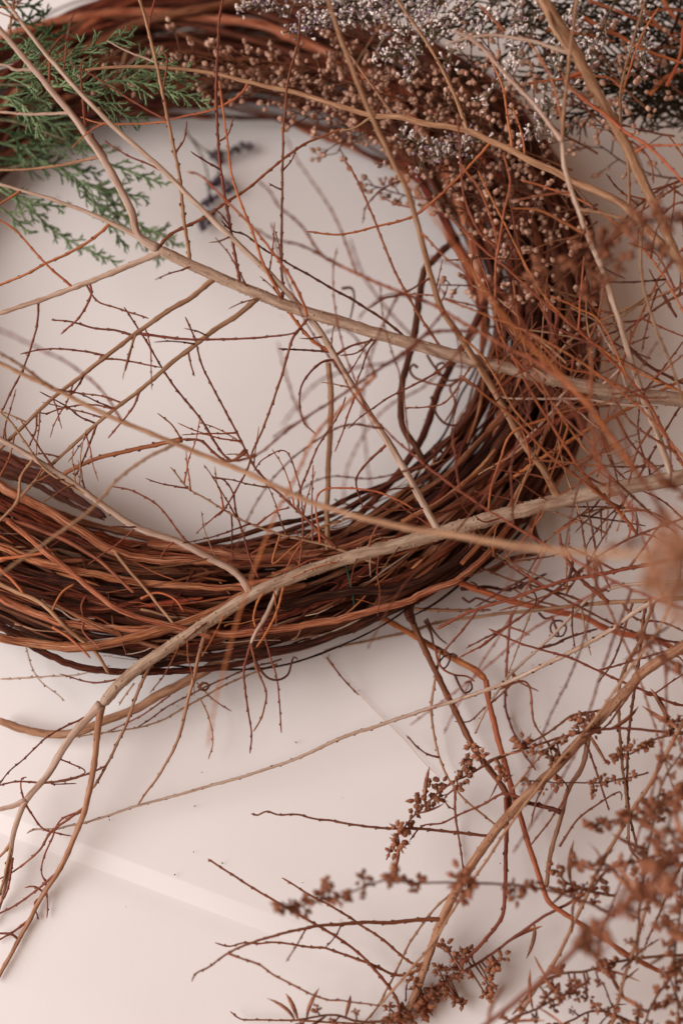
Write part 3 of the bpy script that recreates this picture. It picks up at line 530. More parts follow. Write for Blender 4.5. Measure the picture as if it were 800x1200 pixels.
def fine_twigs():
    """hair-thin side shoots on the branches that cross the opening and the lower ring"""
    rr = random.Random(808)
    for th, par, cnt, lo in ((A, a3, 12, .0), (A, a4, 14, .0), (A, a5, 8, .1), (A, a0, 18, .1), (B, b0, 9, .3), (B, b4, 7, .2), (B, b5, 7, .2), (Cc, c0, 10, .1), (Cc, c1, 8, .1)):
        for k in range(cnt):
            px = par['px']; i = rr.randrange(int(lo * len(px)), len(px) - 3); x, y, o = px[i]; tx, ty = px[i + 2][0] - x, px[i + 2][1] - y
            an = math.atan2(ty, tx) + rr.choice([-1, 1]) * rr.uniform(.5, 1.3); ln = rr.uniform(25, 85); pts = [(x, y)]
            for j in range(3): pts.append((pts[-1][0] + math.cos(an) * ln / 3, pts[-1][1] + math.sin(an) * ln / 3)); an += rr.uniform(-.22, .22)
            stem(th, pts, (2.0, 1.2), o=rr.uniform(-.01, .03), mat=rr.choice(['twig', 'twig', 'orange', 'tan']), par=par)
fine_twigs()
# nearer, softly blurred orange stems: the herb stems in front
D = thing('orange_twig_spray', 'blurred spray of orange twigs arching over the middle from the right edge', 'twigs')
d0 = stem(D, [(815, 660), (790, 620), (740, 545), (690, 478), (640, 432), (575, 397), (500, 354), (450, 335), (400, 312), (380, 301)], (4.6, 3.2), o=[.18, .11, .09, .085], mat='orange', name='stem')
tws(D, d0, [([(395, 310), (375, 297), (355, 267), (327, 242), (317, 225), (302, 212)], .03, (3, 2)), ([(380, 301), (352, 287), (322, 280), (297, 267)], .02, (3, 2)), ([(752, 562), (715, 512), (687, 472), (652, 435), (615, 400), (585, 365), (540, 300), (500, 242), (470, 200)], .02, (4.5, 3), 'orange'),
            ([(770, 600), (750, 562), (690, 500), (640, 455), (600, 412), (560, 400)], .03, (4, 2.6)), ([(560, 390), (505, 390), (475, 412), (415, 452), (400, 463), (350, 495), (302, 532), (275, 541)], -.02, (4, 2.4)), ([(440, 440), (397, 482), (370, 510), (340, 572), (325, 598), (310, 637), (287, 700), (275, 740), (260, 795), (254, 812), (244, 877)], .06, (3.4, 2.2), 'orange'),
            ([(690, 478), (693, 440), (690, 405)], 0, (4, 3), 'orange'), ([(790, 620), (720, 580), (700, 540), (693, 480), (688, 440)], 0, (3.6, 2.6), 'orange'), ([(500, 354), (460, 345), (430, 362), (420, 375)], .02, (2.8, 2)), ([(360, 500), (345, 470), (337, 445), (325, 400)], .05, (2.6, 1.8)),
            ([(440, 440), (420, 400), (400, 385), (380, 390)], .02, (2.8, 2)), ([(350, 495), (330, 505), (320, 513)], .0, (2.6, 1.8))])
tws(D, d0, [([(420, 320), (390, 250), (350, 190), (335, 160)], .05, (2.6, 1.8)), ([(470, 342), (440, 400), (425, 470), (430, 540), (440, 600)], .05, (2.6, 1.8)), ([(520, 365), (470, 420), (420, 430), (370, 450), (330, 500)], .06, (2.8, 1.8)), ([(560, 388), (500, 450), (450, 480), (410, 540), (400, 600)], .04, (2.6, 1.8)),
            ([(600, 410), (540, 430), (480, 390), (430, 330), (410, 280)], .03, (2.8, 2)), ([(640, 432), (600, 360), (560, 320), (500, 300)], .03, (2.8, 2)), ([(690, 478), (640, 500), (590, 540), (560, 600)], .02, (3, 2)), ([(720, 520), (660, 560), (620, 620), (590, 700)], .02, (3, 2)), ([(740, 545), (720, 470), (705, 400), (712, 330)], .02, (3, 2))])
D3 = thing('fine_twig_spray', 'fine straight red brown twigs fanning across the opening and the lower right', 'twigs')
dd = stem(D3, [(830, 720), (760, 700), (660, 650), (560, 590), (480, 530), (420, 470), (390, 420)], (3.4, 2), o=[.10, .06, .05, .05], mat='twig', name='stem')
tws(D3, dd, [([(400, 440), (360, 380), (330, 310), (318, 260)], .03, (2.2, 1.5)), ([(430, 480), (400, 400), (390, 330), (395, 290)], .02, (2.2, 1.5)), ([(450, 500), (400, 500), (340, 540), (300, 590), (270, 660)], .03, (2.4, 1.5)), ([(480, 530), (470, 450), (450, 380), (445, 330)], .02, (2.2, 1.5)), ([(500, 545), (440, 560), (380, 560), (330, 590)], .02, (2.2, 1.5)),
             ([(540, 575), (530, 500), (540, 430), (530, 370)], .02, (2.4, 1.6)), ([(560, 590), (520, 640), (470, 690), (430, 760)], .03, (2.4, 1.6)), ([(600, 615), (600, 540), (620, 470), (610, 400)], .02, (2.6, 1.6)), ([(640, 640), (600, 720), (550, 800), (520, 860)], .02, (2.6, 1.6)), ([(660, 650), (680, 560), (720, 480), (770, 400)], .02, (2.6, 1.8)),
             ([(700, 668), (680, 760), (640, 850), (610, 930)], .01, (2.8, 1.8)), ([(740, 690), (700, 800), (670, 890), (600, 1000)], .01, (3, 2)), ([(760, 700), (780, 800), (770, 900), (740, 1000), (700, 1100)], .0, (3, 2)), ([(780, 705), (740, 600), (690, 520), (650, 420), (640, 330)], .02, (3, 1.8)), ([(720, 680), (620, 740), (560, 790), (480, 850)], .0, (2.8, 1.6)), ([(690, 665), (730, 750), (760, 830), (790, 930)], .0, (2.8, 1.8))])
D2 = thing('orange_twig_spray', 'thin orange twig slanting from the upper left down to the pale branch fork', 'twigs')
stem(D2, [(360, 371), (355, 355), (340, 325), (317, 292), (295, 265), (265, 235), (237, 207), (220, 202)], (3.6, 2.4), o=[.03, .07], mat='orange', name='stem')
# stem that runs from the blurred seed head on the right edge
E = thing('dried_herb_sprig', 'long tan stem with a blurred seed head at the middle of the right edge', 'herb sprig')
e0 = stem(E, [(812, 652), (770, 650), (690, 648), (600, 639), (525, 626), (475, 618), (400, 600), (355, 585), (305, 561), (250, 538), (200, 517), (125, 486), (70, 459), (-10, 421)], (8, 4.6), o=[.26, .13, .07, .06], mat='tan', name='stem')
tws(E, e0, [([(62, 456), (30, 432), (-8, 408)], .02, (4, 3), 'tan'), ([(205, 521), (172, 537), (140, 560), (120, 582), (90, 610), (-10, 680)], .03, (3.6, 2.6), 'tan'), ([(142, 492), (125, 465), (90, 432), (25, 398), (-10, 383)], .10, (3, 2.4), 'orange')])
# C-shaped upper branches
F = thing('bare_branch', 'thick tan branch slanting down across the upper right corner', 'branch')
f0 = stem(F, [(622, -25), (637, 2), (670, 55), (700, 112), (730, 165), (748, 202), (770, 250), (800, 318), (815, 350)], (14, 9), o=[.05, .04, .04], mat='tan', name='stem')
tws(F, f0, [([(668, 67), (640, 54), (625, 49), (600, 44), (572, 41), (545, 45), (522, 51)], .0, (5, 2.6), 'pale'), ([(630, 10), (645, 30), (660, 52), (672, 72)], .01, (7, 4), 'tan'), ([(662, 95), (682, 115), (710, 135), (732, 155), (760, 172), (786, 198), (810, 225)], .01, (4.5, 3), 'orange'),
            ([(698, 108), (688, 113), (670, 103), (658, 85)], .01, (5, 3), 'tan'), ([(590, 36), (575, 20), (560, 5)], .0, (3, 2), 'orange'), ([(740, 183), (755, 172), (800, 170)], .01, (3, 2.4), 'orange'), ([(728, 160), (748, 172), (762, 190), (765, 215)], 0, (2.6, 1.8)), ([(772, 253), (790, 240), (810, 235)], 0, (3, 2))])
G = thing('bare_branch', 'slender tan branch bowing over the bud sprigs along the upper right of the wreath', 'branch')
g0 = stem(G, [(790, 300), (750, 262), (732, 242), (700, 225), (670, 212), (648, 200), (620, 188), (600, 176), (575, 166), (547, 153), (500, 145), (467, 137), (437, 136), (400, 125), (350, 110), (287, 95), (250, 86), (200, 80), (150, 78), (100, 82)], (10, 3), o=[.03, .01, .0, .0], mat='tan', name='stem')
tws(G, g0, [([(548, 153), (535, 118), (518, 82), (500, 50), (483, 25), (460, -8)], .02, (4.5, 3), 'tan'), ([(464, 136), (432, 95), (408, 62), (395, 40)], .01, (3.4, 2.4), 'tan'), ([(574, 168), (547, 198), (540, 205), (500, 242), (477, 256), (442, 265), (400, 275), (360, 272)], -.01, (3.4, 2.2), 'orange'),
            ([(437, 137), (415, 150), (398, 153)], 0, (3, 2.2), 'tan'), ([(600, 178), (595, 140), (588, 100), (570, 60)], .01, (3, 2), 'orange'), ([(615, 186), (612, 160), (600, 125)], 0, (2.6, 2), 'orange'), ([(735, 243), (736, 200), (727, 152), (726, 125), (727, 100), (740, 50), (757, -5)], .01, (4, 2.4), 'tan'),
            ([(290, 96), (280, 112), (250, 128), (200, 140)], -.01, (2.6, 2), 'orange')])
tws(G, stem(G, [(728, 110), (732, 97), (750, 45), (772, 8)], (3, 2), par=g0, mat='orange'), [([(727, 102), (707, 90), (650, 94), (615, 98)], 0, (3, 2), 'orange')])
# fine orange twigs over the right flank
H = thing('twig_spray', 'bundle of thin bright orange twigs over the dark right side of the wreath', 'twigs')
h0 = stem(H, [(745, 625), (725, 600), (687, 560), (657, 515), (625, 465), (600, 417), (582, 380), (580, 325), (582, 287), (575, 255), (560, 220), (545, 200), (538, 190)], (4, 2.2), o=[.02, .03, .04, .04], mat='orange', name='stem')
h1 = stem(H, [(820, 570), (800, 545), (780, 510), (755, 467), (725, 432), (695, 403), (662, 375), (632, 350), (600, 320), (575, 300), (545, 272), (527, 255)], (3.8, 2.4), o=[.03, .03], mat='orange', name='stem')
tws(H, h0, [([(720, 595), (690, 570), (640, 530), (600, 488), (570, 465), (540, 440)], .02, (3.6, 2.6), 'orange'), ([(640, 490), (600, 507), (585, 540), (575, 570), (572, 600)], .0, (3, 2.2), 'orange'), ([(600, 417), (620, 440), (640, 465)], 0, (2.6, 2), 'orange'),
            ([(580, 300), (590, 250), (597, 215), (590, 180)], .01, (2.6, 2), 'orange'), ([(582, 350), (560, 330), (552, 310), (556, 295)], 0, (2.4, 1.8)), ([(583, 290), (560, 270), (545, 235), (540, 200), (536, 135)], 0, (3, 2), 'twig')])
tws(H, h1, [([(700, 408), (675, 395), (645, 380), (630, 355)], 0, (2.4, 1.8)), ([(755, 467), (700, 440), (660, 430), (630, 400), (600, 380)], .01, (3, 2), 'orange'), ([(735, 440), (705, 380), (675, 360), (645, 347)], .01, (2.6, 1.8), 'orange'), ([(790, 530), (745, 500), (720, 470)], 0, (3, 2)), ([(650, 365), (652, 400), (640, 430)], 0, (2.4, 1.8)), ([(690, 398), (701, 370), (706, 335), (700, 310)], .01, (2.4, 1.6))])
H2 = thing('twig_spray', 'pale thin forked twig over the dark right side of the wreath', 'twigs')
k0 = stem(H2, [(770, 478), (720, 473), (687, 468), (650, 467), (600, 467), (580, 462)], (3.8, 2.4), o=.02, mat='pale', name='stem')
tws(H2, k0, [([(658, 468), (640, 490), (610, 520), (595, 535)], 0, (3.2, 2), 'pale'), ([(655, 468), (665, 455), (668, 445)], 0, (2.6, 1.8), 'pale'), ([(660, 470), (680, 485), (702, 503)], 0, (2.6, 2), 'pale')])
H3 = thing('twig_spray', 'tan twigs slanting upward off the right edge beside the wreath', 'twigs')
k1 = stem(H3, [(640, 430), (675, 392), (700, 378), (762, 350), (810, 332)], (3.6, 3), o=-.02, mat='tan', name='stem')
k2 = stem(H3, [(600, 560), (680, 508), (715, 490), (762, 465), (810, 440)], (4.6, 3.6), o=-.01, mat='orange', name='stem')
tws(H3, k1, [([(720, 368), (690, 360), (660, 350)], 0), ([(775, 344), (792, 372), (775, 345), (760, 315)], 0, (2.4, 1.8)), ([(790, 338), (770, 300), (750, 290), (735, 285)], 0, (2.4, 1.8))])
tws(H3, k2, [([(735, 480), (770, 440), (800, 400)], 0, (2.4, 2)), ([(720, 488), (740, 520), (770, 550)], 0, (2.8, 2)), ([(700, 497), (715, 540), (735, 565)], 0, (2.6, 2)), ([(675, 512), (690, 530), (720, 530), (750, 515)], 0, (2.6, 2), 'pale')])

Q = thing('twig_tangle', 'tangle of short thin twigs on the shaded cloth between the wreath and right edge', 'twigs')
def tangle():
    rr = random.Random(404)
    spines = [stem(Q, [(830, 330), (770, 360), (700, 420), (650, 500)], (3, 2), o=-.04, mat='twig'), stem(Q, [(830, 420), (770, 520), (700, 640), (660, 700)], (3, 2), o=-.02, mat='twig'), stem(Q, [(830, 640), (760, 600), (690, 600), (630, 640)], (3, 2), o=-.02, mat='tan'),
              stem(Q, [(830, 260), (770, 330), (720, 450), (700, 560)], (3, 2), o=-.03, mat='orange'), stem(Q, [(560, 760), (640, 700), (720, 640), (820, 600)], (3, 2.4), o=-.02, mat='twig'), stem(Q, [(830, 760), (740, 740), (640, 690), (560, 640)], (3, 2), o=-.02, mat='twig'),
              stem(Q, [(830, 200), (760, 230), (700, 300), (660, 380)], (3, 2), o=-.03, mat='twig'), stem(Q, [(610, 300), (650, 400), (660, 480), (640, 560)], (2.6, 2), o=.0, mat='orange'), stem(Q, [(700, 480), (640, 440), (590, 380), (560, 300)], (2.6, 2), o=.01, mat='twig'), stem(Q, [(820, 470), (720, 420), (640, 350), (590, 260), (560, 200)], (2.6, 2), o=.03, mat='orange'), stem(Q, [(760, 600), (680, 520), (620, 420), (600, 330)], (2.6, 2), o=.04, mat='orange'), stem(Q, [(820, 400), (760, 300), (690, 240), (610, 210)], (2.6, 2), o=.03, mat='orange'), stem(Q, [(820, 560), (740, 470), (640, 400), (520, 350)], (2.6, 2), o=.05, mat='orange'), stem(Q, [(600, 600), (640, 500), (700, 400), (780, 330)], (2.6, 2), o=.02, mat='tan')]
    for k in range(150):
        sp = rr.choice(spines); x, y, o = rr.choice(sp['px']); an = rr.uniform(0, 6.28); ln = rr.uniform(25, 95); c = rr.uniform(-.5, .5)
        pts = [(x, y)]
        for j in range(3): pts.append((pts[-1][0] + math.cos(an) * ln / 3, pts[-1][1] + math.sin(an) * ln / 3)); an += c * rr.uniform(.0, .5)
        stem(Q, pts, (2.4, 1.5), o=rr.uniform(-.01, .02), mat=rr.choice(['twig', 'twig', 'twig', 'orange', 'dark', 'tan']), par=sp)
tangle()
# ------------------------------------------------------------------ lower right branches
L1 = thing('bare_branch', 'grey brown branch rising from the bottom edge towards the right, fanning fine twigs leftward', 'branch')
l0 = stem(L1, [(840, 735), (800, 757), (750, 790), (740, 803), (700, 845), (650, 900), (600, 950), (563, 998), (532, 1047), (512, 1092), (497, 1135), (480, 1180), (465, 1215)], (12.5, 8.5), o=[.02, .015, .02, .02], mat='tan', name='stem')
l1 = stem(L1, [(519, 1076), (495, 1078), (462, 1081), (435, 1081), (400, 1083), (372, 1085), (327, 1095), (295, 1105), (267, 1117), (247, 1132), (230, 1141), (225, 1150)], (5, 2), o=.03, par=l0)
l2 = stem(L1, [(468, 1210), (465, 1172), (430, 1127), (400, 1102), (350, 1072), (307, 1047), (272, 1025), (244, 1007)], (4, 2.2), o=.0, par=l0)
l3 = stem(L1, [(500, 1125), (485, 1130), (452, 1104), (420, 1082), (400, 1069), (360, 1047), (330, 1029)], (3.6, 2.2), o=.0, par=l0)
l4 = stem(L1, [(500, 1128), (480, 1141), (462, 1142), (437, 1131), (400, 1118), (380, 1111), (362, 1110), (337, 1106), (317, 1104), (302, 1106), (285, 1105), (269, 1109), (252, 1105)], (4, 2), o=.01, par=l0)
tws(L1, l1, [([(267, 1117), (302, 1130), (320, 1142), (355, 1160), (382, 1171), (400, 1173), (445, 1179)], 0, (2.8, 2)), ([(358, 1090), (348, 1107), (335, 1127)], .02, (2, 1.6)), ([(400, 1084), (393, 1097), (380, 1111)], .01, (2, 1.6))])
tws(L1, l0, [([(533, 1040), (512, 1062), (482, 1102), (460, 1145), (442, 1180), (420, 1205)], 0, (3, 2.4), 'tan'), ([(470, 1205), (400, 1199), (347, 1196), (307, 1195), (282, 1194), (270, 1185)], 0, (3, 1.8)), ([(578, 980), (575, 980), (500, 972), (442, 970), (400, 964), (387, 961), (365, 959), (350, 955), (327, 955), (312, 951), (302, 956), (294, 954)], 0, (4, 2)),
             ([(612, 935), (590, 930), (567, 942), (545, 951), (517, 964), (495, 968), (480, 985)], 0, (3, 2)), ([(690, 855), (682, 897), (665, 925), (657, 955), (645, 1000), (640, 1040)], -.01, (6, 5), 'tan'), ([(657, 952), (640, 946), (619, 941), (600, 935)], -.005, (5.5, 4.5), 'dark'),
             ([(712, 830), (690, 835), (667, 840), (637, 862), (600, 878)], 0, (3, 2.2)), ([(740, 805), (700, 850), (650, 870), (600, 925)], .01, (3.4, 2.6), 'tan'), ([(760, 790), (722, 835), (706, 853), (670, 870)], .01, (3, 2.2)), ([(683, 865), (690, 880), (700, 910), (713, 950)], .0, (3, 2)), ([(650, 905), (630, 935), (622, 965)], 0, (2.6, 2)), ([(665, 925), (645, 960), (622, 990)], 0, (2.6, 2)),
             ([(655, 992), (675, 962), (700, 942), (726, 928), (728, 938)], 0, (2.8, 2)), ([(500, 1120), (478, 1150), (475, 1175)], 0, (2.4, 1.8))])
# fine stems in the gap between wreath and lower branch
L2 = thing('twig_spray', 'tangle of thin brown twigs between the wreath and the lower right branch', 'twigs')
m0 = stem(L2, [(820, 700), (720, 706), (675, 710), (600, 718), (520, 728), (487, 738), (450, 747), (400, 757), (380, 762)], (6, 2.6), h=[.06, .03, .012, .004], mat='tan', name='stem')
m1 = stem(L2, [(800, 652), (767, 660), (710, 671), (662, 681), (600, 701), (550, 717), (512, 737)], (5, 3), o=-.01, mat='twig', name='stem')
m2 = stem(L2, [(820, 680), (750, 684), (720, 688), (690, 701), (647, 745), (600, 788), (570, 830), (556, 860)], (5, 3), h=[.06, .03, .01], mat='pale', name='stem')
tws(L2, m0, [([(712, 706), (682, 680), (660, 650), (655, 625)], .01, (4.5, 3)), ([(728, 708), (745, 725), (780, 730), (810, 745)], 0, (2.8, 2)), ([(690, 709), (655, 695), (600, 680), (560, 665), (530, 662)], 0, (3, 2)), ([(655, 712), (625, 703), (600, 690)], 0, (2.4, 1.8)),
             ([(600, 718), (597, 730), (594, 760), (593, 800), (592, 830), (600, 855), (612, 880), (628, 903)], 0, (3.4, 2.4)), ([(740, 706), (720, 770), (700, 800)], 0, (3, 2)), ([(755, 705), (750, 755), (745, 797), (736, 862), (735, 940), (746, 990)], .01, (3.8, 3)), ([(766, 704), (747, 755), (727, 797), (725, 850), (729, 900), (735, 950), (737, 990), (750, 1010)], .01, (4.5, 3.4), 'tan')])
tws(L2, m1, [([(700, 673), (697, 650), (705, 668), (715, 690)], 0, (3, 2)), ([(690, 675), (685, 640), (680, 610), (675, 600)], .0, (3, 2)), ([(665, 680), (670, 655), (655, 632)], 0, (3.6, 2), 'dark'), ([(735, 667), (755, 640), (780, 605)], 0, (3, 2)), ([(720, 670), (690, 652), (665, 640)], 0, (2.6, 2)), ([(640, 688), (600, 660), (590, 640)], 0), ([(560, 714), (545, 735), (525, 757), (520, 765)], 0, (3, 2.2))])
tws(L2, m2, [([(632, 760), (650, 755), (665, 747), (700, 737)], 0, (3.4, 2.4), 'dark'), ([(605, 792), (600, 800), (580, 820), (565, 832), (550, 845), (532, 846)], 0, (2.6, 1.6)), ([(585, 805), (617, 800), (625, 845), (637, 865), (652, 882)], 0, (2.8, 2)), ([(600, 787), (610, 800), (630, 810)], 0), ([(715, 690), (700, 690), (695, 660)], 0, (2.6, 2))])
m3 = stem(L2, [(820, 830), (785, 823), (755, 810), (720, 795), (670, 772), (630, 760), (600, 750), (572, 737)], (3.4, 2.2), o=.0, mat='twig', name='stem')
tws(L2, m3, [([(755, 810), (762, 815), (785, 800), (800, 790)], 0), ([(700, 786), (740, 775), (790, 760)], 0, (2.4, 2))])
m4 = stem(L2, [(515, 762), (512, 785), (509, 800), (505, 830), (509, 865), (517, 895), (535, 927), (560, 950), (582, 968)], (3.4, 2.6), h=[.015, .008, .012], mat='tan', name='stem')
tws(L2, m4, [([(513, 888), (502, 884), (487, 874), (476, 862)], 0, (2.4, 1.8)), ([(533, 925), (533, 955), (540, 1000), (545, 1040)], 0, (3, 2.2)), ([(521, 935), (525, 945), (532, 948)], 0, (2, 1.5))])
stem(L2, [(592, 935), (593, 970), (592, 1010), (591, 1055), (585, 1080), (560, 1110), (540, 1130)], (5.5, 4), h=[.014, .02, .02], mat='twig', name='stem')
# the long straight twig
T = thing('long_twig', 'single long straight twig sloping from the right edge to the lower left, buds along it', 'twig')
tt = stem(T, [(800, 684), (747, 715), (720, 735), (682, 757), (600, 797), (540, 819), (500, 831), (450, 848), (400, 865), (350, 888), (300, 905), (250, 920), (200, 934), (160, 945), (103, 963), (80, 968), (65, 972), (41, 972), (32, 977)], (5.6, 2.2), h=[.07, .025, .012, .01], mat='pale', name='stem')
# standing tan stems, lower right
U = thing('twig_spray', 'upright tan stems standing among the dried herbs in the lower right corner', 'twigs')
stem(U, [(800, 845), (762, 917), (740, 950), (712, 998), (695, 1032), (675, 1075), (650, 1125), (625, 1162), (600, 1205)], (5, 4), o=.04, mat='tan', name='stem')
u1 = stem(U, [(800, 990), (785, 1050), (770, 1100), (750, 1085), (740, 1117), (727, 1160), (714, 1210)], (4, 4), o=.05, mat='orange', name='stem') if False else stem(U, [(772, 1010), (752, 1080), (740, 1117), (727, 1160), (714, 1210)], (4, 4), o=.05, mat='tan', name='stem')
tws(U, u1, [([(737, 1130), (750, 1115), (772, 1100)], 0, (2.4, 1.8)), ([(725, 1165), (730, 1150), (748, 1135)], 0), ([(735, 1135), (720, 1180), (705, 1150)], 0, (2.6, 2))])
stem(U, [(790, 690), (770, 740), (740, 780), (697, 842), (650, 897), (600, 963), (575, 1000), (535, 1060), (510, 1100), (485, 1132), (445, 1178)], (3.6, 3), o=[.10, .05, .04, .04], mat='tan', name='stem')
stem(U, [(800, 1010), (785, 1040), (770, 1075), (755, 1110)], (3, 2.4), o=.05, mat='twig', name='stem')
V = thing('dry_straw', 'thin pale straw lying loose on the cloth below the wreath', 'straw')
stem(V, [(375, 765), (400, 793), (425, 818), (450, 843), (475, 868), (500, 897), (516, 911)], (1.1, .8), h=[.001, .001], mat='straw', name='blade', buds=False, wob=.4)
Wr = thing('green_wire', 'short piece of dark green wire hooked over the lower wreath', 'wire')
stem(Wr, [(404, 655), (408, 675), (413, 695), (415, 712), (414, 737)], (2.6, 2.4), h=[.056, .05, .03], mat='wire', name='wire_strand', buds=False, wob=.3)
Wr2 = thing('green_wire', 'thin dark wire curving beside the dark vine inside the wreath', 'wire')
stem(Wr2, [(392, 585), (402, 590), (420, 591), (442, 577), (457, 565)], (1.8, 1.6), h=[.02, .03, .034], mat='wire', name='wire_strand', buds=False, wob=.2)
Sh = thing('straw_bundle', 'few thin dry twigs sticking out below the lower left of the wreath', 'twigs')
for p in ([(330, 772), (280, 788), (235, 808), (200, 826), (160, 853)], [(325, 778), (270, 800), (225, 824), (180, 848), (120, 859), (85, 864)], [(200, 815), (160, 842), (125, 858)], [(20, 640), (35, 775), (76, 822)], [(230, 800), (250, 820), (271, 834)], [(234, 818), (245, 840), (250, 868), (244, 890)], [(0, 796), (50, 793), (95, 790), (130, 780)], [(157, 801), (145, 818), (140, 827)], [(383, 770), (398, 790), (420, 815)]):
    stem(Sh, p, (2.2, 1.6), h=[.02, .008], mat=R.choice(['tan', 'twig', 'straw']), name='dry_twig')

# ------------------------------------------------------------------ dried herb clusters
def cluster_mesh(seed, n, mat='herb'):
    rr = random.Random(seed); mb = MB()
    for i in range(n):
        d = Vector((rr.gauss(0, 1), rr.gauss(0, 1), rr.gauss(0, 1))).normalized()
        c = d * rr.uniform(0.15, 0.75) * 0.5
        ax = (d + Vector((rr.uniform(-.5, .5), rr.uniform(-.5, .5), rr.uniform(-.5, .5)))).normalized()
        mb.blob(c, ax, rr.uniform(0.14, 0.24), rr.uniform(0.32, 0.6), 5, (0.25, 0.9, 1.0, 0.6, 0.12), rr)
        for k in range(rr.choice([1, 2, 3])):   # little papery bracts
            q = (ax + Vector((rr.uniform(-.9, .9), rr.uniform(-.9, .9), rr.uniform(-.9, .9)))).normalized()
            mb.leaf(c + ax * 0.2, q, q.orthogonal(), rr.uniform(0.18, 0.42), rr.uniform(0.10, 0.24), rr.uniform(-.5, .6), 2)
    o = mb.build('seed_cluster', mat); me = o.data; bpy.data.objects.remove(o); return me
CL = [cluster_mesh(100 + i, 7 + i % 5) for i in range(8)]
CP = [cluster_mesh(200 + i, 6 + i % 3, 'herb_pale') for i in range(4)]
def put_cluster(parent, p, size, rr, kinds=None):
    o = bpy.data.objects.new('seed_cluster', rr.choice(kinds or CL)); COL.objects.link(o); o.parent = parent
    o.location = p; s = size * rr.uniform(.8, 1.15) / FPX * depth(p); o.scale = (s, s, s * rr.uniform(0.85, 1.2)); o.rotation_euler = (rr.uniform(0, 6), rr.uniform(0, 6), rr.uniform(0, 6))
def herb(label, axis, w_, o, clusters=None, dense=None, leaves=0, seed=0, name='dried_herb_sprig', mat='herb_stem', th=None):
    """clusters: (x, y, size px); dense: (from, to, gap px, size px) for clusters along the stem on short stalks"""
    rr = random.Random(seed + 900)
    th = th or thing(name, label, 'herb sprig')
    st = stem(th, axis, w_, o=o, mat=mat, name='stem', buds=False, wob=.9)
    px = st['px']
    for c in clusters or []:
        x, y, s = c
        q = min(range(len(px)), key=lambda i: (px[i][0] - x) ** 2 + (px[i][1] - y) ** 2); a = px[q]
        oo = a[2] + rr.uniform(-.006, .008); p = off(x, y, oo, 0.004)
        if math.hypot(a[0] - x, a[1] - y) > 5:
            mb = MB(); s0 = off(a[0], a[1], a[2]); mid = (s0 + p) / 2 + Vector((0, 0, 0.002)); mb.tube([s0, mid, p], [.0006, .0005, .0004], 5); mb.build('stalk', 'herb_stem', th)
        put_cluster(th, p, s, rr)
    if dense:
        f0_, f1_, gap, size = dense; acc = 0; n = len(px); side = 1
        for i in range(1, n):
            acc += math.hypot(px[i][0] - px[i - 1][0], px[i][1] - px[i - 1][1])
            t = i / (n - 1)
            if t < f0_ or t > f1_ or acc < gap: continue
            acc = -rr.uniform(0, gap * .4)
            tx, ty = px[i][0] - px[i - 1][0], px[i][1] - px[i - 1][1]; l = math.hypot(tx, ty) + 1e-6
            e = rr.uniform(0.0, size * .9) * side; side = -side
            x, y = px[i][0] - ty / l * e + tx / l * 4, px[i][1] + tx / l * e + ty / l * 4
            p = off(x, y, px[i][2] + rr.uniform(-.008, .012), .004)
            mb = MB(); s0 = st['P'][i]; mb.tube([s0, (s0 + p) / 2 + Vector((0, 0, .001)), p], [.0005, .0005, .0004], 5); mb.build('stalk', 'herb_stem', th)
            put_cluster(th, p, size * rr.uniform(.65, 1.2), rr)
    for k in range(leaves):
        i = rr.randrange(len(px) // 4, len(px)); d = Vector((rr.uniform(-1, 1), rr.uniform(-1, 1), rr.uniform(-.3, .6))).normalized()
        mb = MB(); mb.leaf(st['P'][i], d, d.orthogonal(), rr.uniform(.010, .022), rr.uniform(.0018, .004), rr.uniform(-.8, .9), 6); mb.build('dry_leaf', 'herb', th)
    return th, st
herb('dark dried herb sprig with seed clusters drooping left below the orange cane', [(820, 862), (797, 860), (725, 854), (672, 861), (637, 870), (600, 882), (575, 893), (550, 907), (525, 920), (500, 941), (478, 964), (463, 985), (453, 1008)], (3.6, 2.4), [.03, .02, .02],
     [(460, 998, 16), (468, 984, 20), (465, 972, 17), (480, 968, 15), (485, 950, 17), (492, 935, 17), (498, 947, 15), (510, 932, 18), (506, 919, 15), (517, 917, 14), (536, 921, 17), (545, 912, 17), (550, 899, 16), (545, 890, 13), (553, 876, 17), (562, 884, 14), (584, 896, 14), (590, 908, 14), (612, 868, 17), (618, 875, 15), (627, 878, 13), (675, 848, 16), (682, 841, 14), (672, 855, 13), (690, 845, 15), (697, 858, 13), (645, 880, 14), (655, 886, 14), (648, 893, 12), (660, 868, 13)], leaves=8, seed=1)
herb('blurred horizontal dried herb sprig with brown seed clusters, left of the lower branch', [(720, 1075), (680, 1055), (620, 1040), (540, 1034), (485, 1035), (455, 1031), (425, 1040), (400, 1050), (372, 1056), (345, 1064), (318, 1066)], (4, 2), [.08, .09, .10],
     [(540, 1025, 26), (547, 1040, 24), (534, 1034, 20), (540, 1050, 18), (488, 1032, 17), (483, 1042, 17), (462, 1024, 18), (456, 1032, 16), (468, 1028, 13), (427, 1047, 15), (424, 1030, 15), (433, 1035, 13), (400, 1052, 15), (405, 1048, 12), (382, 1036, 15), (378, 1049, 16), (366, 1052, 17), (357, 1056, 18), (350, 1066, 19), (340, 1063, 16), (330, 1064, 15), (322, 1062, 13), (360, 1072, 14), (395, 1058, 12), (603, 1050, 20), (614, 1044, 20), (624, 1036, 16), (598, 1040, 15)], seed=2)
herb('short dried herb tip with packed clusters above the lower right corner mass', [(800, 858), (765, 868), (740, 882), (714, 890)], (3, 2), [.03, .03], [(715, 889, 15), (724, 886, 14), (732, 882, 12), (742, 876, 11), (750, 873, 13), (758, 872, 14)], seed=3)
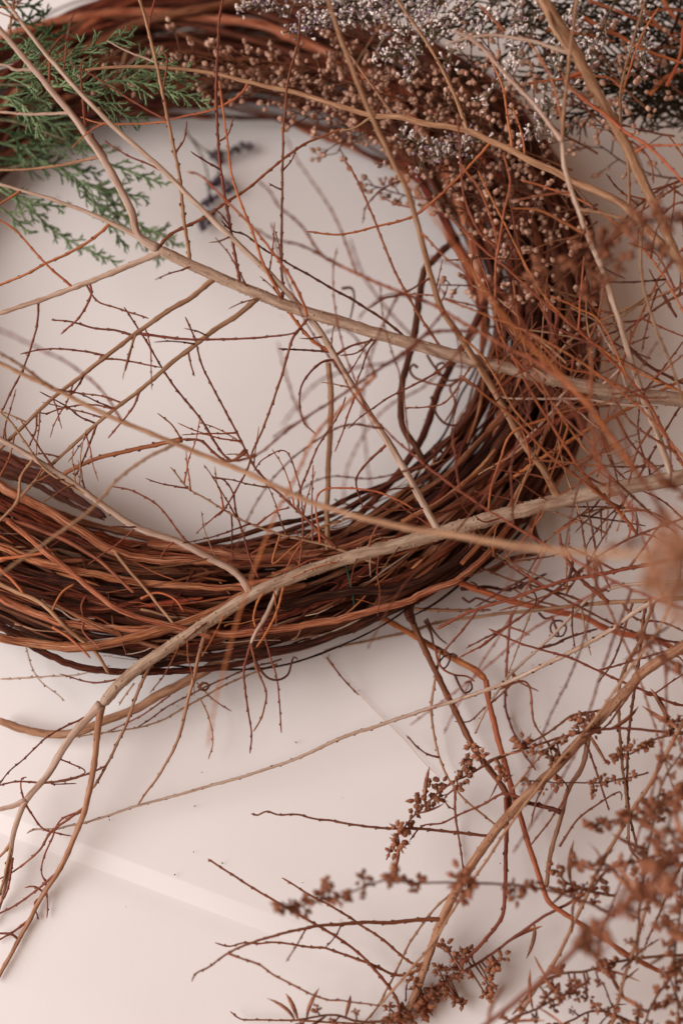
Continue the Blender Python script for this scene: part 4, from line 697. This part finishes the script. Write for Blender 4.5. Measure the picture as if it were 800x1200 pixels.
herb('blurred thick dried herb spike pointing left at the right edge', [(830, 925), (790, 940), (740, 955), (700, 966), (683, 970)], (4, 3), [.09, .08], [(688, 968, 15), (698, 972, 15), (708, 966, 16), (718, 965, 17), (728, 958, 17), (740, 955, 22), (752, 958, 20), (765, 948, 22), (778, 944, 24), (795, 936, 26)], seed=4)
herb('faint blurred row of small seed heads under the tan stems', [(760, 905), (720, 915), (690, 918), (650, 917), (612, 915)], (2.4, 1.6), [.03, .02], [(616, 914, 11), (636, 925, 10), (652, 918, 13), (694, 920, 15), (706, 915, 14), (722, 914, 12), (740, 910, 12), (695, 930, 10)], seed=5)
hd, hs_ = herb('big near dark herb stem with very blurred brown blobs in the lower right', [(800, 995), (776, 1020), (737, 1055), (700, 1087), (650, 1135), (600, 1177), (550, 1215)], (8, 6), [.17, .15, .12], [(690, 1112, 34), (702, 1092, 30), (685, 1100, 26), (738, 1055, 30), (752, 1045, 28), (730, 1065, 22), (770, 1030, 30), (780, 1012, 32), (655, 1135, 12)], seed=6, leaves=4)
herb('upright dried herb sprig with hanging seed clusters at the bottom centre', [(700, 1040), (645, 1070), (600, 1100), (560, 1128), (530, 1146), (505, 1160), (480, 1178), (445, 1202)], (4, 3), [.03, .02, .02],
     [(520, 1106, 15), (524, 1114, 12), (531, 1120, 15), (542, 1119, 13), (548, 1116, 11), (514, 1136, 15), (520, 1142, 15), (531, 1139, 17), (540, 1136, 12), (484, 1152, 17), (490, 1158, 14), (508, 1162, 18), (518, 1158, 18), (525, 1165, 14), (500, 1176, 20), (495, 1184, 20), (510, 1170, 14), (534, 1170, 15), (540, 1176, 12), (470, 1184, 17), (458, 1192, 15), (482, 1192, 15), (455, 1180, 12), (470, 1198, 15), (538, 1145, 9), (550, 1142, 10),
      (588, 1120, 14), (576, 1132, 14), (573, 1140, 13), (573, 1152, 15), (576, 1162, 13), (570, 1168, 14), (582, 1128, 10)], seed=7, leaves=5)
herb('low dried herb stem with loose single seeds near the bottom right corner', [(820, 1118), (767, 1121), (725, 1127), (690, 1138), (655, 1142), (625, 1160), (600, 1190)], (4, 3), [.05, .05], [(700, 1133, 16), (712, 1134, 18), (720, 1130, 14), (688, 1150, 9), (700, 1152, 9), (668, 1156, 9), (687, 1160, 8), (675, 1168, 12), (688, 1170, 11), (650, 1160, 14), (640, 1168, 12), (655, 1140, 14)], seed=8, leaves=6)
for i, (lab, ax, o_, sz, gp) in enumerate([
    ('tall blurred herb spike running down the right edge above the corner', [(830, 860), (795, 930), (778, 985), (772, 1040), (782, 1090)], [.11, .11], 20, 11),
    ('dense brown herb spike filling the right edge near the corner', [(840, 950), (805, 1010), (795, 1070), (790, 1130), (795, 1200)], [.08, .08], 17, 11),
    ('dark herb spike leaning left just under the blurred edge spike', [(830, 1000), (780, 1000), (740, 1010), (700, 1020), (672, 1010)], [.09, .08], 16, 8),
    ('slim herb spike rising along the tan stems at the right', [(745, 1130), (750, 1060), (760, 990), (775, 920), (800, 880)], [.07, .07], 13, 9),
    ('small herb spray halfway up the right edge below the seed head', [(830, 800), (795, 790), (770, 770), (752, 745)], [.10, .09], 13, 9),
    ('slender herb tip at the right edge above the seed head', [(830, 590), (795, 575), (775, 560)], [.13, .12], 13, 9),
    ('short bushy herb spike in the very bottom right corner', [(830, 1100), (790, 1140), (765, 1175), (750, 1215)], [.07, .06], 15, 9),
    ('bushy herb tips along the bottom edge beside the tan stems', [(780, 1215), (735, 1195), (700, 1185), (672, 1195), (650, 1205)], [.05, .04], 12, 9),
    ('dense seed cluster spray at the bottom edge left of the dark stem', [(690, 1150), (655, 1168), (630, 1180), (600, 1195), (570, 1215)], [.06, .05], 12, 9),
    ('sparse seed sprig lying along the bottom edge', [(480, 1195), (430, 1198), (390, 1190), (345, 1196)], [.04, .04], 12, 18),
    ('small dried herb sprig crossing the tall cane near its bend', [(720, 1050), (690, 1045), (665, 1035), (650, 1020)], [.05, .05], 14, 7)]):
    herb(lab, ax, (4, 2.4), o_, dense=(0.0, 1.0, gp, sz), seed=20 + i, leaves=5)
herb('tiny dried herb tip poking in at the right edge above the blurred spikes', [(825, 862), (800, 852), (780, 846)], (3, 2), [.03, .03], [(782, 843, 13), (788, 852, 15), (784, 858, 11), (792, 846, 12)], leaves=4, seed=31)
# blurred herb over the right flank of the wreath, higher up
herb('blurred brown herb spray hanging over the upper right side of the wreath', [(830, 250), (790, 258), (745, 262), (705, 285), (670, 305), (640, 322), (618, 334)], (4, 2.4), [.13, .12, .11], dense=(0.05, 1.0, 7, 17), seed=40)
herb('second blurred herb spray below it with paler clumps at the right edge', [(835, 300), (800, 310), (765, 290), (745, 265), (735, 240)], (3.6, 2.4), [.12, .11], dense=(0, 1, 8, 15), seed=41)
herb('short blurred herb stub with clumps beside the pale side branch', [(745, 300), (720, 305), (700, 318), (693, 345)], (3, 2), [.11, .10], dense=(0, 1, 7, 18), seed=42)
# the seed head of the long tan stem (very near the lens)
rr_ = random.Random(55)
for (x, y, s) in [(790, 640, 34), (800, 660, 40), (778, 655, 30), (785, 678, 34), (768, 680, 28), (800, 690, 34), (760, 692, 22), (795, 615, 26), (772, 632, 22), (758, 668, 20), (785, 700, 26), (796, 720, 24), (770, 700, 18), (762, 652, 20), (790, 668, 30), (776, 668, 26)]:
    put_cluster(E, off(x, y, .265 + rr_.uniform(-.02, .02)), s * 1.0, rr_, CP)
herb('very near blurred herb wisps around the seed head on the right edge', [(830, 640), (780, 625), (742, 632), (720, 650), (695, 662)], (2, 1.4), [.2, .16], [(742, 633, 17), (735, 640, 13), (700, 662, 16), (693, 666, 12), (775, 604, 16), (716, 640, 11)], seed=44)

# ------------------------------------------------------------------ juniper
def juniper_spray(th, axis, o, seed, wmain=4.0, side=40, mat='juniper', gap=6.5, zmin=.003):
    rr = random.Random(seed + 3000); D_ = catmull(spread(axis, o), 3); mb = MB()
    def needle_twig(P, r):      # scale-leaved branchlet: saw-edged tube
        rad = [r * (1.25 if i % 2 else 0.8) * (1 - 0.45 * i / len(P)) for i in range(len(P))]; rad[-1] *= .4
        mb.tube(P, rad, 5, flute=.25, seed=rr.randrange(9999))
        for i in range(1, len(P) - 1, 2):   # awl tips
            t = (P[i + 1] - P[i]).normalized(); s = t.orthogonal().normalized(); a = rr.uniform(0, 6.28); s = (s * math.cos(a) + t.cross(s) * math.sin(a))
            mb.blob(P[i], t + s * .7, r * .5, r * 3.6, 4, (0.6, 1, 0))
    P = [off(x, y, oo, zmin) for x, y, oo in D_]
    needle_twig(P, wmain / 2 / FPX * DF)
    acc = 0; sd = 1; tot = len(D_)
    for i in range(3, tot - 1):
        x, y, oo = D_[i]; tx, ty = D_[i + 1][0] - D_[i - 1][0], D_[i + 1][1] - D_[i - 1][1]; l = math.hypot(tx, ty) + 1e-6; tx /= l; ty /= l
        acc += 3
        if acc < gap: continue
        acc = rr.uniform(-1, 2); sd = -sd; t = i / tot
        ln = side * (1.1 - .7 * t) * rr.uniform(.6, 1.15)
        an = math.radians(rr.uniform(24, 42)) * sd; dx, dy = tx * math.cos(an) - ty * math.sin(an), tx * math.sin(an) + ty * math.cos(an)
        dz = rr.uniform(-.35, .45)
        def run(x0, y0, o0, dx, dy, ln, r):
            n = max(4, int(ln / 2.2)); pts = []; cur = rr.uniform(-.012, .012)
            xx, yy = x0, y0
            for k in range(n + 1):
                pts.append((xx, yy, o0 + dz * k / n * ln * .0005)); xx += dx * ln / n; yy += dy * ln / n
                dx, dy = dx * math.cos(cur) - dy * math.sin(cur), dx * math.sin(cur) + dy * math.cos(cur)
            needle_twig([off(a, b, c, zmin) for a, b, c in pts], r); return pts
        pts = run(x, y, oo, dx, dy, ln, 3.0 / 2 / FPX * DF)
        if ln > 10:
            for q in (.35, .6):
                if rr.random() < .85:
                    j = int(q * len(pts)); a2 = math.radians(rr.uniform(25, 48)) * rr.choice([-1, 1]); ddx, ddy = dx * math.cos(a2) - dy * math.sin(a2), dx * math.sin(a2) + dy * math.cos(a2)
                    run(*pts[j], ddx, ddy, ln * rr.uniform(.3, .5), 2.7 / 2 / FPX * DF)
    return mb.build('spray', mat, th)
J1 = thing('juniper_sprig', 'upper green juniper sprig reaching right across the top of the wreath', 'juniper')
stem(J1, [(-30, 110), (0, 100), (60, 100), (110, 98), (150, 96)], (4, 2.6), o=[-.05, -.04], mat='flower_stem', name='stem', buds=False)
for i, (ax, o) in enumerate([([(30, 85), (70, 75), (100, 60), (125, 50), (158, 42)], -.05), ([(55, 102), (110, 98), (150, 95), (185, 102), (215, 111), (244, 121)], -.05), ([(75, 104), (110, 116), (135, 128), (165, 144)], -.05), ([(-10, 60), (30, 52), (60, 42), (85, 38)], -.09), ([(-10, 92), (30, 90), (60, 86), (90, 84)], -.055),
                             ([(140, 90), (170, 78), (200, 82)], -.055), ([(10, 30), (30, 28), (50, 26)], -.1), ([(150, 96), (175, 88), (205, 92), (222, 88)], -.06), ([(-10, 45), (15, 52), (40, 60), (70, 58)], -.07), ([(0, 78), (25, 66), (45, 50)], -.06),
                             ([(-30, -20), (-10, 0), (20, 8), (50, 5)], -.10), ([(-160, 20), (-110, 0), (-60, 10), (-20, 20)], -.02), ([(-160, -30), (-110, -45), (-60, -40), (-10, -30)], -.03), ([(-180, 60), (-120, 50), (-70, 45), (-25, 40)], -.02), ([(-150, -10), (-100, -20), (-50, -15)], -.0), ([(-150, 40), (-100, 25), (-50, 30)], .0), ([(-140, -80), (-80, -75), (-20, -70), (40, -60)], -.05)]):  # sprays beyond the left edge are unseen, added to shadow the corner
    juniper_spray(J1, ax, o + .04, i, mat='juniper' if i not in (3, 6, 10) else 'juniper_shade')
J2 = thing('juniper_sprig', 'middle green juniper sprig spreading from the left edge over the wreath', 'juniper')
stem(J2, [(-30, 150), (0, 140), (40, 150), (80, 165)], (4, 2.4), o=[-.06, -.06], mat='flower_stem', name='stem', buds=False)
for i, (ax, o) in enumerate([([(-10, 110), (25, 122), (45, 150), (48, 160)], -.05), ([(-10, 125), (30, 120), (65, 110)], -.055), ([(-10, 150), (30, 158), (70, 152), (100, 150)], -.09), ([(-10, 165), (40, 175), (90, 170), (130, 180)], -.10), ([(0, 185), (40, 190), (80, 195), (120, 205)], -.10), ([(-10, 195), (30, 188), (60, 180)], -.11), ([(20, 130), (50, 140), (80, 155), (105, 175)], -.085), ([(-10, 108), (15, 100), (45, 102)], -.07), ([(0, 140), (35, 140), (70, 133)], -.10)]):
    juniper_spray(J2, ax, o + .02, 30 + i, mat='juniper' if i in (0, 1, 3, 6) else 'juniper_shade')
J3 = thing('juniper_sprig', 'lower green juniper sprig hanging over the white cloth at the left', 'juniper')
stem(J3, [(-30, 205), (0, 200), (50, 190), (75, 200)], (4, 2.6), o=[-.08, -.08], mat='flower_stem', name='stem', buds=False)
for i, (ax, o) in enumerate([([(50, 190), (75, 200), (98, 218), (120, 248), (132, 265), (148, 292)], -.09), ([(0, 222), (37, 247), (65, 272), (95, 289), (118, 300), (140, 308)], -.10), ([(95, 212), (120, 225), (140, 250), (165, 265), (182, 272), (205, 280)], -.10), ([(118, 190), (145, 198), (170, 208), (196, 217)], -.09), ([(-5, 240), (12, 252), (25, 264), (36, 275)], -.09), ([(100, 215), (125, 222), (150, 228), (175, 231)], -.10), ([(98, 225), (112, 240), (130, 248), (160, 258)], -.10), ([(140, 262), (165, 280), (180, 295), (188, 312)], -.11), ([(0, 215), (30, 235), (55, 240), (78, 243)], -.09), ([(165, 270), (190, 275), (210, 290)], -.11)]):
    juniper_spray(J3, ax, o + .03, 60 + i, side=26)

# ------------------------------------------------------------------ dried bud sprigs
def bud_sprig(th, axis, o, seed, gap=6, ln=22, bs=7.5, w_=(2.6, 1.6), mat='bud', zmin=.01):
    rr = random.Random(seed + 5000)
    st = stem(th, axis, w_, o=o, mat='herb_stem', name='stalk', buds=False, wob=.8); px = st['px']; acc = 0; sd = 1; mb = MB(); ms = MB()
    def bud(p, d, s):
        r = s / 2 / FPX * depth(p); mb.blob(p, d, r * .92, r * 2.3, 7, (0.35, 0.85, 1.0, 0.86, 0.4, 0.16), rr)
    for i in range(2, len(px)):
        x, y, oo = px[i]; acc += math.hypot(x - px[i - 1][0], y - px[i - 1][1])
        if acc < gap: continue
        acc = rr.uniform(-2, 2); sd = -sd
        tx, ty = x - px[i - 1][0], y - px[i - 1][1]; l = math.hypot(tx, ty) + 1e-6; tx /= l; ty /= l
        an = math.radians(rr.uniform(25, 75)) * sd; dx, dy = tx * math.cos(an) - ty * math.sin(an), tx * math.sin(an) + ty * math.cos(an)
        L_ = ln * rr.uniform(.5, 1.2); do = rr.uniform(-.010, .016)
        a = st['P'][i]; e = off(x + dx * L_, y + dy * L_, oo + do, zmin); m = (a + e) / 2 + Vector((0, 0, .001))
        ms.tube([a, m, e], [.00045, .0004, .00035], 4)
        for k in range(rr.choice([1, 2, 3, 3])):
            t = rr.uniform(.4, 1.0); s0 = a.lerp(m, t * 2) if t < .5 else m.lerp(e, t * 2 - 1)
            d = ((e - a).normalized() + Vector((rr.uniform(-1, 1), rr.uniform(-1, 1), rr.uniform(-.2, 1)))).normalized()
            b = s0 + d * rr.uniform(.002, .005); ms.tube([s0, b], [.0003, .0003], 4); bud(b, d, bs * rr.uniform(.7, 1.15))
        bud(e, (e - m).normalized(), bs * rr.uniform(.8, 1.1))
    o1 = mb.build('bud_cluster', mat, st['ob']); o1['kind'] = 'stuff'
    o2 = ms.build('bud_stalks', 'bud_stalk', st['ob']); o2['kind'] = 'stuff'
BS = [
 ('dried sprig of small tan buds stretching left over the top of the wreath', [([(560, 140), (450, 112), (350, 88), (270, 75), (205, 60)], -.055), ([(540, 160), (450, 140), (380, 118), (300, 105), (235, 105)], -.06), ([(420, 100), (360, 78), (300, 72), (255, 70)], -.05), ([(250, 86), (200, 80), (150, 85), (100, 88)], -.055)]),
 ('dried bud sprig crowding the top centre below the white flowers', [([(600, 120), (520, 95), (440, 55), (400, 35)], -.05), ([(620, 180), (560, 140), (500, 100), (450, 75)], -.05), ([(560, 150), (490, 120), (430, 90), (395, 70)], -.055), ([(480, 130), (430, 110), (380, 95)], -.055)]),
 ('dried bud sprig on the upper right bend of the wreath', [([(650, 230), (580, 200), (500, 175), (440, 150)], -.055), ([(670, 200), (610, 175), (560, 150), (520, 120)], -.045), ([(680, 250), (610, 225), (550, 195), (500, 190)], -.05), ([(560, 200), (510, 200), (460, 185)], -.055), ([(600, 215), (560, 235), (530, 258)], -.05), ([(640, 190), (590, 185), (545, 180)], -.045), ([(600, 150), (560, 165), (520, 160)], -.05)]),
 ('dried bud sprig hanging down the dark right side of the wreath', [([(700, 240), (640, 250), (590, 245), (545, 225)], -.045), ([(700, 260), (650, 290), (610, 310), (590, 330)], -.045), ([(690, 300), (650, 335), (620, 370)], -.04), ([(660, 330), (670, 370), (690, 400)], -.04), ([(620, 240), (590, 270), (570, 300)], -.045), ([(640, 220), (610, 255), (600, 285)], -.045)]),
 ('short drooping sprig of dark buds over the white cloth at the inner edge', [([(545, 245), (510, 236), (470, 228), (430, 216)], -.075)]),
 ('thin sprig of a few round buds at the inner right edge of the wreath', [([(640, 350), (600, 345), (560, 336), (512, 334)], -.05)]),
 ('sparse bud sprig in the shaded upper right corner', [([(790, 160), (740, 150), (690, 130), (640, 90)], -.05), ([(810, 120), (770, 90), (720, 70)], -.05), ([(800, 210), (750, 200), (700, 170)], -.07), ([(810, 60), (780, 55), (750, 60)], -.05), ([(720, 160), (680, 120), (640, 60), (610, 20)], -.045), ([(700, 180), (650, 150), (600, 90), (560, 40)], -.045), ([(760, 130), (720, 90), (690, 30)], -.045), ([(640, 140), (590, 110), (540, 60), (510, 20)], -.045)]),
 ('dried bud sprig drooping from the wreath top onto the inner cloth', [([(430, 120), (400, 135), (370, 140), (340, 130)], -.06), ([(440, 130), (410, 155), (395, 180)], -.07)]),
]
for i, (lab, axes) in enumerate(BS):
    th = thing('dried_bud_sprig', lab, 'bud sprig')
    for k, (ax, o) in enumerate(axes):
        small = i in (4, 5)
        bud_sprig(th, ax, o, i * 10 + k, gap=(9 if i in (5, 6) else 11 if i == 3 else 6.2 if not small else 6), ln=(10 if small else 26), bs=(6.5 if i == 4 else 6.9))

# ------------------------------------------------------------------ white and purple statice, lavender, dark greenery
def statice(th, axis, o, seed, white=.75, gap=3.5, ln=15, bs=6.6):
    rr = random.Random(seed + 7000); st = stem(th, axis, (2.4, 1.6), o=o, mat='flower_stem', name='stalk', buds=False, wob=.8); px = st['px']; mw = MB(); mp = MB(); ms = MB(); acc = 0; sd = 1
    for i in range(2, len(px)):
        x, y, oo = px[i]; acc += math.hypot(x - px[i - 1][0], y - px[i - 1][1])
        if acc < gap: continue
        acc = rr.uniform(-1, 1); sd = -sd; tx, ty = x - px[i - 1][0], y - px[i - 1][1]; l = math.hypot(tx, ty) + 1e-6; tx /= l; ty /= l
        an = math.radians(rr.uniform(15, 60)) * sd; dx, dy = tx * math.cos(an) - ty * math.sin(an), tx * math.sin(an) + ty * math.cos(an); L_ = ln * rr.uniform(.3, 1.2)
        a = st['P'][i]; e = off(x + dx * L_, y + dy * L_, oo + rr.uniform(-.006, .012), .01); ms.tube([a, e], [.0005, .0004], 4)
        for k in range(rr.choice([3, 4, 5, 6])):
            b = a.lerp(e, rr.uniform(.3, 1.05)) + Vector((rr.gauss(0, .0016), rr.gauss(0, .0016), rr.gauss(0, .0016))); m = mw if rr.random() < white else mp
            d = Vector((rr.gauss(0, 1), rr.gauss(0, 1), abs(rr.gauss(0, 1)))).normalized(); r = bs / 2 / FPX * DF * rr.uniform(.5, 1.15)
            m.blob(b, d, r * .6, r * 2.2, 5, (0.2, 0.55, 0.75, 1.25, 0.35), rr)
        for k in range(2):
            d = ((e - a).normalized() + Vector((rr.uniform(-1, 1), rr.uniform(-1, 1), rr.uniform(-.5, .5)))); ms.leaf(a, d, d.orthogonal(), rr.uniform(.004, .008), .0013, .2, 2)
    for m, n, t in ((mw, 'white_florets', 'white_floret'), (mp, 'purple_florets', 'purple_floret'), (ms, 'bracts', 'bract')):
        if m.v: q = m.build(n, t, st['ob']); q['kind'] = 'stuff'
ST = [
 ('white and violet statice sprig at the top centre pointing left', [([(500, -20), (450, -2), (400, 8), (340, 6), (288, 8)], .6), ([(520, -10), (450, 22), (400, 22), (355, 30)], .75), ([(480, -10), (440, 8), (400, 14), (372, 8)], .6), ([(420, 20), (385, 26), (340, 36)], .7)]),
 ('white statice sprig hanging over the upper bud sprigs', [([(560, 0), (510, 40), (470, 60), (440, 70)], .85), ([(560, -10), (520, 20), (490, 50), (478, 90)], .85), ([(590, -10), (550, 40), (520, 75)], .8), ([(520, 0), (480, 30), (450, 45)], .8)]),
 ('white statice spikes standing in the dark greenery at the upper right', [([(640, -10), (610, 50), (590, 90), (560, 120)], .85), ([(680, -10), (655, 55), (638, 110), (636, 165)], .85), ([(720, 0), (700, 50), (685, 100)], .8), ([(600, -15), (605, 20), (602, 45)], .9), ([(745, -10), (755, 50), (752, 85)], .8), ([(650, 20), (680, 40), (690, 60)], .8)]),
 ('small purplish statice sprig tucked between the buds above the wreath bend', [([(580, 160), (530, 168), (500, 170), (470, 160)], .72), ([(560, 190), (530, 175), (490, 190)], .68), ([(660, 110), (640, 130), (620, 160)], .7)]),
]
for i, (lab, axes) in enumerate(ST):
    th = thing('statice_sprig', lab, 'statice')
    for k, (ax, wf) in enumerate(axes): statice(th, ax, -.03, i * 10 + k, wf, gap=(3.0, 4.4, 7.0, 6)[i])
K = thing('evergreen_sprig', 'dark shaded evergreen sprigs behind the flowers in the upper right corner', 'evergreen')  # dark sprays, thickened to stand in for the shade of this corner
for i, ax in enumerate([[(840, 20), (770, 10), (700, 20), (620, 10)], [(840, 60), (780, 50), (720, 40), (650, 45)], [(840, 100), (780, 90), (720, 85), (660, 70)], [(840, 130), (790, 120), (740, 105), (680, 100)], [(720, -20), (660, 10), (600, 30), (560, 20)], [(700, 40), (640, 40), (600, 60)], [(840, 150), (800, 140), (770, 128), (730, 130)], [(820, 0), (800, 60), (770, 110)], 
                        [(640, -20), (590, 10), (540, 30), (500, 40)], [(600, 60), (560, 80), (520, 90)], [(560, -20), (500, -5), (450, 5), (400, 0)],
                        [(840, -10), (760, -5), (690, 5)], [(840, 40), (760, 30), (700, 30)], [(830, 80), (760, 75), (690, 60), (640, 60)], [(840, 110), (770, 105), (710, 100), (650, 90)], [(700, 70), (650, 80), (610, 95)], [(720, 120), (690, 130), (660, 140)], [(800, 100), (760, 130), (720, 140)]]):
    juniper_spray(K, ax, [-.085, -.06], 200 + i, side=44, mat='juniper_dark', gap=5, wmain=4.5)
Sl = thing('dry_stalks', 'reddish dry stalks crossing behind the greenery in the upper right corner', 'stalks')
for p in ([(680, 20), (720, 40), (760, 60), (800, 75)], [(690, 0), (740, 20), (810, 45)], [(740, -10), (770, 30), (810, 60)], [(770, -10), (790, 20), (815, 40)], [(640, 35), (690, 42), (720, 50)], [(760, 110), (780, 90), (810, 80)], [(750, 20), (780, 10), (810, 15)], [(730, 100), (760, 70), (790, 30), (800, -10)], [(780, 100), (795, 70), (800, 30)]):
    stem(Sl, p, (R.uniform(4, 7), 3), o=R.uniform(-.08, -.03), mat=R.choice(['orange', 'vine_light', 'vine']), name='stalk', buds=False, wob=1)
Lv = thing('lavender_sprig', 'dark lavender sprig lying on the white cloth near the top of the opening', 'lavender')
def lavender():
    rr = random.Random(77)
    a = stem(Lv, [(217, 152), (226, 166), (238, 185), (244, 210), (247, 235)], (2.4, 2), h=[.012, .005], mat='flower_stem', name='stalk', buds=False)
    b = stem(Lv, [(222, 160), (245, 178), (270, 177), (293, 172)], (2.2, 1.6), h=[.010, .006], mat='flower_stem', name='stalk', buds=False)
    for (x, y, s) in [(254, 183, 12), (248, 178, 8), (257, 188, 8), (275, 176, 9), (283, 173, 9), (292, 172, 8), (270, 179, 6), (254, 213, 10), (263, 212, 9), (247, 218, 9), (268, 222, 9), (272, 219, 7), (243, 236, 10), (250, 230, 9), (239, 238, 7), (245, 254, 10), (240, 262, 11), (237, 268, 8), (248, 250, 8), (258, 205, 7)]:
        mb = MB(); p = at(x, y, .005)
        for k in range(7):
            d = Vector((rr.gauss(0, 1), rr.gauss(0, 1), rr.gauss(0, .7))).normalized(); q = s * .00072; mb.blob(p + d * q * .12, d, q * .22, q * .5, 5, (0.4, 1, .8, .3), rr)
        mb.build('floret_cluster', 'lavender', Lv)
lavender()

def crumbs():
    rr = random.Random(99); mb = MB()
    for k in range(46):
        x, y = rr.uniform(10, 780), rr.uniform(150, 1190); p = at(x, y, .0006); d = Vector((rr.uniform(-1, 1), rr.uniform(-1, 1), rr.uniform(-.2, .2)))
        mb.blob(p, d, rr.uniform(.0002, .0005), rr.uniform(.0006, .0018), 5, (.4, 1, .7, .2), rr)
    o = mb.build('bark_crumbs', 'twig'); o['kind'] = 'stuff'; o['label'] = 'tiny crumbs of bark and seed scattered over the white cloth'; o['category'] = 'crumbs'
crumbs()
